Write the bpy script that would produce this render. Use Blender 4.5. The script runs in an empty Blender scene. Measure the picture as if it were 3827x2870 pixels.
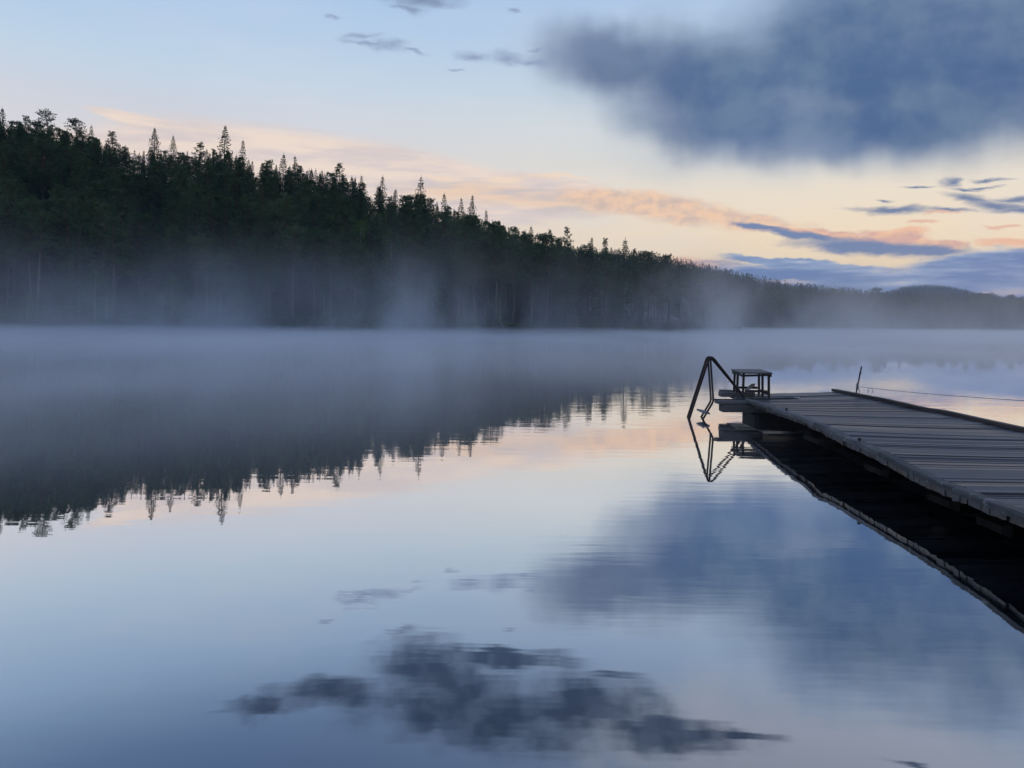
import bpy, bmesh, math, random
import numpy as np
from mathutils import Vector, Matrix

scene = bpy.context.scene
COL = scene.collection
R = math.radians
rng = np.random.default_rng(7)
random.seed(7)

# ------------------------------------------------------------------ camera
EYE = 1.6
ROLL = 0.0086
cam_data = bpy.data.cameras.new("camera")
cam_data.sensor_width = 36.0
cam_data.lens = 27.03
cam_data.shift_y = -0.0619
cam_data.clip_start = 0.05
cam_data.clip_end = 20000.0
cam = bpy.data.objects.new("camera", cam_data)
COL.objects.link(cam)
cam.matrix_world = (Matrix.Translation((0, 0, EYE)) @ Matrix.Rotation(R(90), 4, 'X')
                    @ Matrix.Rotation(ROLL, 4, 'Z'))
scene.camera = cam

# ------------------------------------------------------------------ render settings
scene.view_settings.view_transform = 'Standard'
scene.view_settings.look = 'None'
scene.view_settings.gamma = 1.0
scene.view_settings.exposure = 0.0
cy = scene.cycles
cy.use_denoising = True
cy.max_bounces = 6
cy.diffuse_bounces = 2
cy.glossy_bounces = 3
cy.transmission_bounces = 2
cy.transparent_max_bounces = 8
cy.volume_bounces = 2
cy.volume_step_rate = 0.3
cy.volume_max_steps = 256
cy.use_adaptive_sampling = True
cy.adaptive_threshold = 0.02

SUN_EL, SUN_AZ = 1.5, 38.0     # the sun is just at the horizon, to the right, behind the land


# ------------------------------------------------------------------ node helpers
def lin(c):
    def f(v):
        v /= 255.0
        return v / 12.92 if v <= 0.04045 else ((v + 0.055) / 1.055) ** 2.4
    return (f(c[0]), f(c[1]), f(c[2]), 1.0)


class NT:
    def __init__(self, tree):
        self.t = tree
        self.n = tree.nodes
        self.l = tree.links

    def new(self, kind, **props):
        nd = self.n.new(kind)
        for k, v in props.items():
            setattr(nd, k, v)
        return nd

    def put(self, sock, v):
        if isinstance(v, bpy.types.NodeSocket):
            self.l.new(v, sock)
        elif v is not None:
            sock.default_value = v

    def math(self, op, a, b=None, c=None, clamp=False):
        nd = self.new('ShaderNodeMath', operation=op, use_clamp=clamp)
        self.put(nd.inputs[0], a)
        if b is not None:
            self.put(nd.inputs[1], b)
        if c is not None:
            self.put(nd.inputs[2], c)
        return nd.outputs[0]

    def smooth(self, v, a, b, lo=0.0, hi=1.0, kind='SMOOTHSTEP'):
        nd = self.new('ShaderNodeMapRange', interpolation_type=kind)
        self.put(nd.inputs[0], v)
        nd.inputs[1].default_value, nd.inputs[2].default_value = a, b
        nd.inputs[3].default_value, nd.inputs[4].default_value = lo, hi
        return nd.outputs[0]

    def vmath(self, op, a, b=None):
        nd = self.new('ShaderNodeVectorMath', operation=op)
        self.put(nd.inputs[0], a)
        if b is not None:
            self.put(nd.inputs[1], b)
        return nd.outputs['Value'] if op in ('LENGTH', 'DOT_PRODUCT') else nd.outputs[0]

    def mapping(self, v, loc=(0, 0, 0), rot=(0, 0, 0), scale=(1, 1, 1), kind='POINT'):
        nd = self.new('ShaderNodeMapping', vector_type=kind)
        self.put(nd.inputs[0], v)
        nd.inputs['Location'].default_value = loc
        nd.inputs['Rotation'].default_value = rot
        nd.inputs['Scale'].default_value = scale
        return nd.outputs[0]

    def noise(self, v, scale, detail=3.0, rough=0.5, dim='3D', w=None, color=False, dist=0.0):
        nd = self.new('ShaderNodeTexNoise', noise_dimensions=dim)
        self.put(nd.inputs['Vector'], v)
        nd.inputs['Scale'].default_value = scale
        nd.inputs['Detail'].default_value = detail
        nd.inputs['Roughness'].default_value = rough
        nd.inputs['Distortion'].default_value = dist
        if w is not None:
            nd.inputs['W'].default_value = w
        return nd.outputs['Color'] if color else nd.outputs[0]

    def mix(self, fac, a, b, blend='MIX'):
        nd = self.new('ShaderNodeMix', data_type='RGBA', blend_type=blend)
        self.put(nd.inputs[0], fac)
        self.put(nd.inputs[6], a)
        self.put(nd.inputs[7], b)
        return nd.outputs[2]

    def ramp(self, v, stops, interp='LINEAR'):
        nd = self.new('ShaderNodeValToRGB')
        nd.color_ramp.interpolation = interp
        e = nd.color_ramp.elements
        while len(e) < len(stops):
            e.new(0.5)
        for k, (p, c) in enumerate(stops):
            e[k].position = p
            e[k].color = c if not isinstance(c, (int, float)) else (c, c, c, 1)
        self.put(nd.inputs[0], v)
        return nd.outputs[0]


# ------------------------------------------------------------------ sky
# the sky is laid out by azimuth and elevation in degrees, as seen from the lake
def direction(px, py):
    u, v = px - 1106.0, 692.5 - py
    x, z = (u - ROLL * v) / 1661.0, (v + ROLL * u) / 1661.0
    return math.degrees(math.atan(x)), math.degrees(math.atan(z / math.hypot(1, x)))


world = bpy.data.worlds.new("World")
scene.world = world
world.use_nodes = True
world.cycles.sampling_method = 'MANUAL'
world.cycles.sample_map_resolution = 512
W = NT(world.node_tree)
W.n.clear()
tc = W.new('ShaderNodeTexCoord')
sep = W.new('ShaderNodeSeparateXYZ')
W.l.new(tc.outputs['Generated'], sep.inputs[0])
az = W.math('MULTIPLY', W.math('ARCTAN2', sep.outputs[0], sep.outputs[1]), 57.29578)
el = W.math('MULTIPLY', W.math('ARCSINE', sep.outputs[2]), 57.29578)
comb = W.new('ShaderNodeCombineXYZ')
W.put(comb.inputs[0], az)
W.put(comb.inputs[1], el)
co = comb.outputs[0]

elf = W.math('DIVIDE', W.math('MAXIMUM', el, 0.0), 90.0)


def stops(lst):
    return [(e / 90.0, lin(c)) for e, c in lst]


sky_l = W.ramp(elf, stops([(0, (226, 212, 204)), (9, (228, 216, 211)), (13, (218, 218, 225)), (17, (198, 218, 237)),
                           (22.5, (172, 203, 239)), (27, (130, 162, 210)), (34, (92, 126, 184)), (60, (84, 114, 174)),
                           (90, (78, 108, 168))]))
sky_r = W.ramp(elf, stops([(0, (250, 222, 186)), (3.5, (253, 228, 190)), (6.5, (252, 232, 202)), (9.5, (243, 232, 214)),
                           (12, (231, 231, 224)), (15, (216, 225, 229)), (19, (194, 214, 234)), (23, (180, 204, 236)),
                           (30, (158, 184, 222)), (40, (116, 146, 202)), (90, (78, 108, 168))]))
side = W.smooth(az, -34.0, 30.0, kind='SMOOTHERSTEP')
sky = W.mix(side, sky_l, sky_r)
# the sky away from the glow is a plain blue dusk
away = W.smooth(W.math('ABSOLUTE', az), 60.0, 150.0)
sky = W.mix(away, sky, W.ramp(elf, stops([(0, (214, 210, 214)), (12, (200, 212, 232)), (40, (150, 176, 220)), (90, (84, 114, 174))])))

warp_fine = W.noise(W.mapping(co, scale=(0.55, 1.2, 1)), 0.42, 5.0, 0.6, color=True)
warp = W.vmath('MULTIPLY', W.vmath('SUBTRACT', warp_fine, (0.5, 0.5, 0.5)), (3.6, 1.5, 0.0))
co_f = W.vmath('ADD', co, warp)
warp_soft = W.noise(co, 0.16, 3.0, 0.5, color=True)
co_s = W.vmath('ADD', co, W.vmath('MULTIPLY', W.vmath('SUBTRACT', warp_soft, (0.5, 0.5, 0.5)), (7.0, 4.5, 0.0)))
n_streak = W.noise(W.mapping(co, rot=(0, 0, R(5)), scale=(0.16, 1.2, 1)), 0.9, 5.0, 0.6)
n_puff = W.noise(W.mapping(co, scale=(0.7, 1.1, 1)), 0.9, 6.0, 0.62)
n_big = W.noise(co, 0.22, 4.0, 0.55)


def field(vec, ells, k=0.35):
    """nearest of several ellipses (centre and radii given in photo pixels, turned into degrees): 1 on the rim"""
    out = None
    for e in ells:
        px, py, rx, ry = e[:4]
        rot = e[4] if len(e) > 4 else 0.0
        a, b = direction(px, py)
        a1, b1 = direction(px + 10, py)
        a2, b2 = direction(px, py + 10)
        sx, sy = math.hypot(a1 - a, b1 - b) / 10, math.hypot(a2 - a, b2 - b) / 10
        m = W.mapping(vec, loc=(a, b, 0), rot=(0, 0, R(-rot)), scale=(rx * sx, ry * sy, 1.0), kind='TEXTURE')
        d = W.vmath('LENGTH', m)
        if out is None:
            out = d
        else:
            out = W.math('SMOOTH_MIN', out, d, k) if k else W.math('MINIMUM', out, d)
    return out


def layer(base, color, ells, vec=None, noise=None, amp=0.0, inner=0.6, outer=1.2, k=0.35, opacity=1.0):
    # (the tiny addend only makes the layers be worked out one after the other)
    chain = W.new('ShaderNodeVectorMath', operation='MULTIPLY_ADD')
    W.put(chain.inputs[0], base)
    chain.inputs[1].default_value = (0, 0, 1e-9)
    W.put(chain.inputs[2], vec if vec is not None else co_f)
    f = field(chain.outputs[0], ells, k)
    if noise is not None:
        f = W.math('ADD', f, W.math('MULTIPLY', W.math('SUBTRACT', noise, 0.5), amp))
    m = W.smooth(f, outer, inner, 0.0, opacity)
    return W.mix(m, base, color), m


# bright veil high up on the right, above the big cloud
sky, _ = layer(sky, lin((203, 213, 234)), [(1950, -300, 800, 190, 0)], co_s, n_big, 0.7, 0.5, 1.3)
# thin pale veils
sky = W.mix(W.math('MULTIPLY', W.smooth(W.noise(W.mapping(co, rot=(0, 0, R(8)), scale=(0.10, 0.30, 1)), 0.6, 5.0, 0.55), 0.42, 0.75, 0.0, 0.38), W.smooth(el, 30.0, 12.0)), sky, lin((224, 228, 236)))
# pale pink altostratus lens over the wood
pink = W.mix(W.smooth(n_streak, 0.36, 0.62), lin((224, 211, 209)), lin((245, 226, 212)))
sky, _ = layer(sky, pink, [(790, 385, 500, 88, 7), (520, 350, 330, 72, 5), (330, 268, 150, 16, 8), (250, 360, 420, 80, 0), (1150, 400, 190, 26, 5)], co, n_streak, 0.30, 0.72, 1.06)
sky, _ = layer(sky, W.mix(W.smooth(n_streak, 0.4, 0.6), lin((213, 200, 197)), lin((243, 212, 186))),
               [(1150, 430, 270, 30, 4), (1000, 412, 170, 22, 0)], co_f, n_streak, 0.9, 0.3, 1.3, opacity=0.85)
sky, _ = layer(sky, lin((252, 226, 200)), [(955, 382, 44, 6, 8), (1085, 388, 54, 8, -4), (1200, 384, 90, 6, 5)], co_f, n_puff, 0.9, 0.3, 1.3, opacity=0.75)
sky, _ = layer(sky, W.mix(W.smooth(n_puff, 0.36, 0.6), lin((219, 195, 182)), lin((249, 212, 181))),
               [(1330, 434, 140, 26, 8), (1440, 446, 180, 34, 10), (1570, 472, 190, 22, 9)], co_f, n_streak, 0.8, 0.5, 1.2)
# low blue-grey bank along the horizon
bank = W.mix(W.smooth(n_streak, 0.40, 0.64), lin((108, 136, 184)), lin((158, 178, 210)))
bank = W.mix(W.smooth(el, 0.0, 4.2, 0.55, 0.0), bank, lin((124, 154, 204)))
sky, m = layer(sky, lin((236, 190, 170)), [(1500, 582, 200, 22, 5)], co_f, n_streak, 0.9, 0.3, 1.2, opacity=0.9)
sky, m = layer(sky, bank, [(1780, 624, 340, 58, 4), (1680, 562, 130, 10, 4), (1800, 574, 130, 14, 5), (2130, 600, 270, 62, -2), (2300, 620, 500, 90, 0)],
               co_f, n_streak, 0.75, 0.80, 1.12)
sky = W.mix(W.math('MULTIPLY', m, W.smooth(n_streak, 0.58, 0.68, 0.0, 0.8)), sky, lin((204, 205, 216)))
sky, _ = layer(sky, lin((205, 194, 202)), [(2160, 628, 60, 8, 3), (1700, 607, 60, 6, 2)], co_f, n_puff, 0.8, 0.3, 1.3, opacity=0.8)
# long streak with a glowing upper side
sky, _ = layer(sky, W.mix(W.smooth(n_puff, 0.38, 0.58), lin((223, 181, 170)), lin((251, 203, 168))),
               [(1760, 507, 160, 11, 8), (1935, 512, 95, 16, 5), (1960, 503, 50, 15, 0), (2040, 525, 75, 11, 8)], co_f, n_puff, 0.8, 0.55, 1.15)
sky, _ = layer(sky, lin((122, 141, 178)), [(1640, 491, 60, 6, 8), (1730, 510, 120, 10, 12), (1880, 532, 205, 17, 4), (2020, 538, 115, 11, 3)], co_f, n_streak, 0.8, 0.40, 1.22)
sky, _ = layer(sky, lin((249, 198, 166)), [(2170, 524, 55, 11, 5), (2240, 530, 60, 11, 5)], co_f, n_puff, 0.9, 0.4, 1.2)
sky, _ = layer(sky, lin((238, 190, 166)), [(1985, 482, 32, 5, 4), (2150, 491, 45, 3.5, 0), (2030, 462, 50, 4, 0)], co_f, n_puff, 0.6, 0.5, 1.2, opacity=0.8)
# small dark clouds at the right edge
sky, _ = layer(sky, lin((120, 138, 170)),
               [(1920, 457, 105, 9, 4), (1913, 434, 24, 5, 5), (2058, 394, 26, 12, 10), (2096, 409, 40, 5, 5), (2141, 384, 38, 6, 2),
                (2096, 430, 70, 12, 10), (2150, 444, 80, 13, 14), (2196, 430, 65, 9, 3), (2200, 458, 80, 10, 6), (2048, 456, 70, 6, 2),
                (2130, 404, 30, 4, 0), (1985, 405, 40, 3, 2)], co_f, n_streak, 1.0, 0.0, 1.35, k=0.15)
# the big rain cloud with its soft trailing underside
virga = W.noise(W.mapping(co, rot=(0, 0, R(-16)), scale=(0.30, 0.045, 1)), 0.8, 4.0, 0.55)
n_wisp = W.noise(W.mapping(co, rot=(0, 0, R(-22)), scale=(0.28, 0.6, 1)), 0.55, 6.0, 0.6)
co_b = W.vmath('ADD', co, W.vmath('MULTIPLY', W.vmath('SUBTRACT', warp_soft, (0.5, 0.5, 0.5)), (4.2, 2.4, 0.0)))
co_v = W.vmath('ADD', co_b, W.vmath('MULTIPLY', W.vmath('SUBTRACT', virga, (0.5, 0.5, 0.5)), (0.0, 2.0, 0.0)))
sky, _ = layer(sky, lin((168, 183, 204)), [(1290, 165, 180, 90, 25), (1400, 240, 170, 100, 30), (1800, 310, 560, 80, 0)], co_b, n_big, 0.5, 0.0, 1.4, opacity=0.6)
bigc = W.mix(W.smooth(n_big, 0.34, 0.66), lin((79, 107, 148)), lin((106, 130, 161)))
bigc = W.mix(W.smooth(az, 3.0, 18.0, 0.7, 0.0), bigc, lin((116, 131, 160)))
sky, m = layer(sky, bigc, [(1330, 125, 170, 85, 10), (1540, 180, 260, 130, 14), (1900, 110, 470, 225, 0), (1600, 270, 250, 80, 8), (2250, 110, 450, 230, 0), (1950, 262, 460, 84, -2)],
               co_v, n_wisp, 0.34, 0.34, 1.28, k=0.5)
sky = W.mix(W.math('MULTIPLY', m, W.smooth(W.noise(W.mapping(co, rot=(0, 0, R(-20)), scale=(0.35, 0.8, 1)), 0.22, 4.0, 0.55), 0.44, 0.70, 0.0, 0.45)), sky, lin((128, 147, 180)))
# small dark scraps to the left of it, and the dark cloud high above
sky, _ = layer(sky, lin((146, 163, 194)),
               [(1035, 124, 50, 12, 3), (1105, 124, 70, 17, 5), (1160, 136, 50, 11, 12), (1165, 108, 24, 5, 0), (780, 77, 50, 8, -3), (845, 99, 62, 15, 4),
                (795, 92, 70, 6, 4), (905, 115, 28, 6, 10), (880, 14, 40, 9, 5), (925, 0, 80, 14, 0), (1110, 25, 26, 6, 10), (985, 153, 20, 4, 5), (715, 38, 24, 5, 0)],
               co_f, n_puff, 1.3, -0.2, 1.25, k=0.15, opacity=0.95)
n_mid = W.noise(W.mapping(co, scale=(0.6, 1.1, 1)), 0.55, 4.0, 0.5)
co_m = W.vmath('ADD', co, W.vmath('MULTIPLY', W.vmath('SUBTRACT', W.noise(W.mapping(co, scale=(0.55, 1.2, 1)), 0.42, 3.0, 0.5, color=True), (0.5, 0.5, 0.5)), (4.5, 2.4, 0.0)))
sky, _ = layer(sky, W.mix(W.smooth(n_mid, 0.35, 0.65), lin((68, 86, 116)), lin((98, 116, 146))),
               [(1130, -160, 250, 84, 0), (960, -80, 150, 76, -12), (1010, -130, 230, 72, 0), (720, -116, 130, 38, 0), (590, -142, 100, 22, 0), (1290, -130, 170, 66, 0), (1460, -192, 180, 42, 0),
                (1610, -192, 85, 16, 0), (1100, -40, 180, 20, 0), (1330, -70, 70, 14, 0), (2000, -250, 60, 10, 0)],
               co_m, W.math('ADD', W.math('MULTIPLY', n_mid, 0.75), W.math('MULTIPLY', n_puff, 0.25)), 1.0, 0.22, 1.32, k=0.5, opacity=0.96)

# below the horizon: dim ground
sky = W.mix(W.smooth(el, -1.2, -0.2), lin((70, 76, 84)), sky)

nishita = W.new('ShaderNodeTexSky', sky_type='NISHITA')
nishita.sun_disc = False
nishita.sun_elevation = R(SUN_EL)
nishita.sun_rotation = R(SUN_AZ)
nishita.air_density = 1.0
nishita.dust_density = 1.0
bg_a = W.new('ShaderNodeBackground')
W.put(bg_a.inputs[0], nishita.outputs[0])
bg_a.inputs[1].default_value = 0.05
bg_b = W.new('ShaderNodeBackground')
W.put(bg_b.inputs[0], sky)
bg_b.inputs[1].default_value = 1.0
mixw = W.new('ShaderNodeMixShader')
mixw.inputs[0].default_value = 0.96
W.l.new(bg_a.outputs[0], mixw.inputs[1])
W.l.new(bg_b.outputs[0], mixw.inputs[2])
wo = W.new('ShaderNodeOutputWorld')
W.l.new(mixw.outputs[0], wo.inputs[0])

# the sun: only a faint warm remainder at the horizon
sun_data = bpy.data.lights.new("sun", 'SUN')
sun_data.energy = 0.12
sun_data.angle = R(4.0)
sun_data.color = (1.0, 0.72, 0.5)
sun = bpy.data.objects.new("sun", sun_data)
COL.objects.link(sun)
sd = Vector((math.sin(R(SUN_AZ)) * math.cos(R(SUN_EL)), math.cos(R(SUN_AZ)) * math.cos(R(SUN_EL)), math.sin(R(SUN_EL))))
sun.rotation_euler = sd.to_track_quat('Z', 'Y').to_euler()
sun.location = (40, -20, 60)


# ------------------------------------------------------------------ object helpers
def tag(o, label=None, cat=None, group=None, kind=None):
    if label:
        o["label"] = label
    if cat:
        o["category"] = cat
    if group:
        o["group"] = group
    if kind:
        o["kind"] = kind
    return o


def link(name, data, mat=None, parent=None):
    o = bpy.data.objects.new(name, data)
    COL.objects.link(o)
    if mat is not None and data is not None and not data.materials:
        data.materials.append(mat)
    if parent is not None:
        o.parent = parent
    return o


def empty(name, loc=(0, 0, 0), rz=0.0):
    o = bpy.data.objects.new(name, None)
    o.empty_display_size = 0.2
    COL.objects.link(o)
    o.location = loc
    o.rotation_euler = (0, 0, rz)
    return o


def mesh_np(name, verts, faces4=None, faces3=None, smooth=False):
    """fast mesh from numpy arrays of vertices, quads and triangles"""
    me = bpy.data.meshes.new(name)
    verts = np.asarray(verts, dtype=np.float32)
    me.vertices.add(len(verts))
    me.vertices.foreach_set("co", verts.ravel())
    loops, starts, n = [], [], 0
    for f, k in ((faces4, 4), (faces3, 3)):
        if f is None or len(f) == 0:
            continue
        f = np.asarray(f, dtype=np.int32)
        loops.append(f.ravel())
        starts.append(n + np.arange(len(f), dtype=np.int32) * k)
        n += f.size
    loops = np.concatenate(loops)
    starts = np.concatenate(starts)
    me.loops.add(len(loops))
    me.loops.foreach_set("vertex_index", loops)
    me.polygons.add(len(starts))
    me.polygons.foreach_set("loop_start", starts)
    me.update(calc_edges=True)
    if smooth:
        me.polygons.foreach_set("use_smooth", np.ones(len(starts), dtype=bool))
    return me


class MB:
    """collects boxes, bars and tubes into one mesh"""
    def __init__(self):
        self.bm = bmesh.new()
        self.tint = self.bm.loops.layers.float_color.new("tint")

    def _paint(self, faces, t):
        for f in faces:
            for l in f.loops:
                l[self.tint] = (t, t, t, 1)

    def prism(self, ring_a, ring_b, t=0.5):
        a = [self.bm.verts.new(p) for p in ring_a]
        b = [self.bm.verts.new(p) for p in ring_b]
        n = len(a)
        fs = [self.bm.faces.new(a[::-1]), self.bm.faces.new(b)]
        for i in range(n):
            j = (i + 1) % n
            fs.append(self.bm.faces.new((a[i], a[j], b[j], b[i])))
        self._paint(fs, t)
        return fs

    def box(self, lo, hi, t=0.5):
        x0, y0, z0 = lo
        x1, y1, z1 = hi
        return self.prism([(x0, y0, z0), (x1, y0, z0), (x1, y1, z0), (x0, y1, z0)],
                          [(x0, y0, z1), (x1, y0, z1), (x1, y1, z1), (x0, y1, z1)], t)

    def bar(self, p, q, w, h, up=(0, 0, 1), t=0.5, taper=1.0):
        p, q = Vector(p), Vector(q)
        d = (q - p).normalized()
        s = d.cross(Vector(up))
        if s.length < 1e-4:
            s = d.cross(Vector((1, 0, 0)))
        s.normalize()
        u = s.cross(d)
        def ring(c, k):
            return [c - s * w / 2 * k - u * h / 2 * k, c + s * w / 2 * k - u * h / 2 * k, c + s * w / 2 * k + u * h / 2 * k, c - s * w / 2 * k + u * h / 2 * k]
        return self.prism(ring(p, 1.0), ring(q, taper), t)

    def sweep(self, rings, t=0.5, cap=True):
        vs = [[self.bm.verts.new(p) for p in r] for r in rings]
        n = len(vs[0])
        fs = []
        for a, b in zip(vs[:-1], vs[1:]):
            for i in range(n):
                j = (i + 1) % n
                fs.append(self.bm.faces.new((a[i], a[j], b[j], b[i])))
        if cap:
            fs.append(self.bm.faces.new(vs[0][::-1]))
            fs.append(self.bm.faces.new(vs[-1]))
        self._paint(fs, t)
        return fs

    def tube(self, pts, rad, seg=10, t=0.5):
        pts = [Vector(p) for p in pts]
        rads = rad if isinstance(rad, (list, tuple)) else [rad] * len(pts)
        rings, prev = [], None
        for i, p in enumerate(pts):
            a = pts[max(i - 1, 0)]
            b = pts[min(i + 1, len(pts) - 1)]
            d = (b - a).normalized()
            if prev is None:
                s = d.cross(Vector((0, 0, 1)))
                if s.length < 0.05:
                    s = d.cross(Vector((0, 1, 0)))
            else:
                s = prev - d * prev.dot(d)
            s.normalize()
            prev = s
            u = d.cross(s)
            rings.append([p + (s * math.cos(2 * math.pi * k / seg) + u * math.sin(2 * math.pi * k / seg)) * rads[i] for k in range(seg)])
        fs = self.sweep(rings, t)
        for f in fs[:-2]:
            f.smooth = True
        return fs

    def mesh(self, name, bevel=0.0):
        if bevel:
            bmesh.ops.bevel(self.bm, geom=self.bm.edges[:], offset=bevel, segments=1, affect='EDGES', clamp_overlap=True)
        bmesh.ops.recalc_face_normals(self.bm, faces=self.bm.faces[:])
        me = bpy.data.meshes.new(name)
        self.bm.to_mesh(me)
        self.bm.free()
        return me

    def build(self, name, mat, parent=None, bevel=0.0):
        return link(name, self.mesh(name, bevel), mat, parent)


def arc(pts, r=0.1, n=6):
    """rounds the corners of a polyline"""
    pts = [Vector(p) for p in pts]
    out = [pts[0]]
    for a, b, c in zip(pts[:-2], pts[1:-1], pts[2:]):
        d1, d2 = (a - b), (c - b)
        k = min(r, d1.length * 0.45, d2.length * 0.45)
        p, q = b + d1.normalized() * k, b + d2.normalized() * k
        for i in range(n + 1):
            s = i / n
            out.append(p * (1 - s) ** 2 + b * 2 * s * (1 - s) + q * s * s)
    out.append(pts[-1])
    return out


# ------------------------------------------------------------------ materials
def new_mat(name):
    m = bpy.data.materials.new(name)
    m.use_nodes = True
    nt = NT(m.node_tree)
    nt.n.clear()
    out = nt.new('ShaderNodeOutputMaterial')
    return m, nt, out


def principled(nt, out, color, rough=0.7, spec=0.4, metal=0.0, normal=None):
    b = nt.new('ShaderNodeBsdfPrincipled')
    nt.put(b.inputs['Base Color'], color)
    nt.put(b.inputs['Roughness'], rough)
    nt.put(b.inputs['Specular IOR Level'], spec)
    nt.put(b.inputs['Metallic'], metal)
    if normal is not None:
        nt.put(b.inputs['Normal'], normal)
    nt.l.new(b.outputs[0], out.inputs[0])
    return b


def bump(nt, h, strength=0.3, dist=0.01):
    b = nt.new('ShaderNodeBump')
    b.inputs['Strength'].default_value = strength
    b.inputs['Distance'].default_value = dist
    nt.put(b.inputs['Height'], h)
    return b.outputs[0]


def wood_mat(name, dark, light, stretch, rough=(0.35, 0.7), wear=None):
    m, nt, out = new_mat(name)
    tcn = nt.new('ShaderNodeTexCoord')
    v = nt.mapping(tcn.outputs['Object'], scale=stretch)
    g = nt.noise(v, 1.0, 6.0, 0.65)
    big = nt.noise(tcn.outputs['Object'], 1.3, 4.0, 0.6)
    at = nt.new('ShaderNodeAttribute', attribute_name='tint')
    f = nt.math('ADD', nt.math('MULTIPLY', g, 0.65), nt.math('MULTIPLY', nt.math('SUBTRACT', at.outputs['Fac'], 0.5), 0.9))
    f = nt.math('ADD', f, nt.math('MULTIPLY', nt.math('SUBTRACT', big, 0.5), 0.5))
    c = nt.mix(nt.smooth(f, 0.05, 0.65), dark, light)
    if wear is not None:
        spot = nt.smooth(nt.noise(tcn.outputs['Object'], 9.0, 5.0, 0.7), 0.56, 0.7)
        c = nt.mix(nt.math('MULTIPLY', spot, 0.7), c, wear)
    r = nt.smooth(f, 0.1, 0.8, rough[0], rough[1], 'LINEAR')
    principled(nt, out, c, r, 0.45, normal=bump(nt, g, 0.5, 0.004))
    return m


M_DECK = wood_mat("weathered_deck_wood", (0.010, 0.010, 0.012, 1), (0.080, 0.076, 0.079, 1), (1.6, 60, 60), (0.28, 0.6))
M_KERB = wood_mat("pale_worn_wood", (0.028, 0.028, 0.027, 1), (0.145, 0.143, 0.136, 1), (40, 2.0, 40), (0.6, 0.85), (0.33, 0.34, 0.31, 1))
M_KERB_R = wood_mat("dark_kerb_wood", (0.022, 0.018, 0.017, 1), (0.10, 0.085, 0.078, 1), (40, 2.0, 40), (0.5, 0.8))
M_BEAM = wood_mat("grey_beam_wood", (0.03, 0.03, 0.032, 1), (0.12, 0.115, 0.11, 1), (3, 30, 30), (0.5, 0.8))
M_BENCH = wood_mat("dark_bench_wood", (0.006, 0.004, 0.004, 1), (0.026, 0.018, 0.017, 1), (20, 20, 4), (0.5, 0.8))
M_SLAT = wood_mat("grey_seat_wood", (0.03, 0.028, 0.028, 1), (0.14, 0.13, 0.13, 1), (30, 3, 30), (0.4, 0.7))
M_PALEWOOD = wood_mat("pale_offcut_wood", (0.12, 0.11, 0.10, 1), (0.30, 0.28, 0.25, 1), (4, 30, 30), (0.6, 0.9))


def simple_mat(name, c0, c1, scale=20.0, rough=0.6, spec=0.4, metal=0.0, bmp=0.2):
    m, nt, out = new_mat(name)
    tcn = nt.new('ShaderNodeTexCoord')
    n = nt.noise(tcn.outputs['Object'], scale, 5.0, 0.6)
    principled(nt, out, nt.mix(nt.smooth(n, 0.35, 0.65), c0, c1), rough, spec, metal, bump(nt, n, bmp, 0.003))
    return m


M_PAINT = simple_mat("brown_painted_steel", (0.010, 0.004, 0.005, 1), (0.024, 0.010, 0.011, 1), 30, 0.45, 0.35)
M_STEP = simple_mat("galvanised_step", (0.10, 0.11, 0.13, 1), (0.22, 0.24, 0.27, 1), 40, 0.5, 0.5, 0.3)
M_FLOAT = simple_mat("wet_float_rubber", (0.005, 0.006, 0.006, 1), (0.012, 0.013, 0.012, 1), 9, 0.6, 0.15)
M_IRON = simple_mat("dark_iron", (0.012, 0.012, 0.014, 1), (0.035, 0.032, 0.03, 1), 40, 0.5, 0.5, 0.5)
M_CABLE = simple_mat("black_rubber", (0.008, 0.008, 0.009, 1), (0.015, 0.015, 0.017, 1), 60, 0.5)
M_WHITE = simple_mat("white_plastic", (0.45, 0.45, 0.46, 1), (0.6, 0.6, 0.6, 1), 40, 0.5)
M_ROPE = simple_mat("grey_blue_rope", (0.10, 0.11, 0.14, 1), (0.20, 0.22, 0.26, 1), 90, 0.9)
M_ROCK = simple_mat("pale_shore_rock", (0.13, 0.13, 0.13, 1), (0.32, 0.32, 0.33, 1), 3.0, 0.9, 0.2, 0.0, 0.6)
M_DEADWOOD = simple_mat("bleached_deadwood", (0.09, 0.087, 0.084, 1), (0.19, 0.18, 0.175, 1), 6.0, 0.9, 0.2)


def foliage_mat(name, c0, c1, c2, trans=0.25):
    m, nt, out = new_mat(name)
    geo = nt.new('ShaderNodeNewGeometry')
    oi = nt.new('ShaderNodeObjectInfo')
    n = nt.noise(geo.outputs['Position'], 0.55, 4.0, 0.65)
    n2 = nt.noise(geo.outputs['Position'], 0.09, 2.0, 0.5)
    c = nt.mix(nt.smooth(n, 0.35, 0.68), c0, c1)
    f = nt.math('ADD', nt.math('MULTIPLY', oi.outputs['Random'], 0.6), nt.math('MULTIPLY', nt.math('SUBTRACT', n2, 0.5), 1.6))
    c = nt.mix(nt.smooth(f, 0.1, 0.95, 0.0, 0.75), c, c2)
    d = nt.new('ShaderNodeBsdfDiffuse')
    t = nt.new('ShaderNodeBsdfTranslucent')
    nt.put(d.inputs[0], c)
    nt.put(t.inputs[0], c)
    mx = nt.new('ShaderNodeMixShader')
    mx.inputs[0].default_value = trans
    nt.l.new(d.outputs[0], mx.inputs[1])
    nt.l.new(t.outputs[0], mx.inputs[2])
    nt.l.new(mx.outputs[0], out.inputs[0])
    return m


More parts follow.
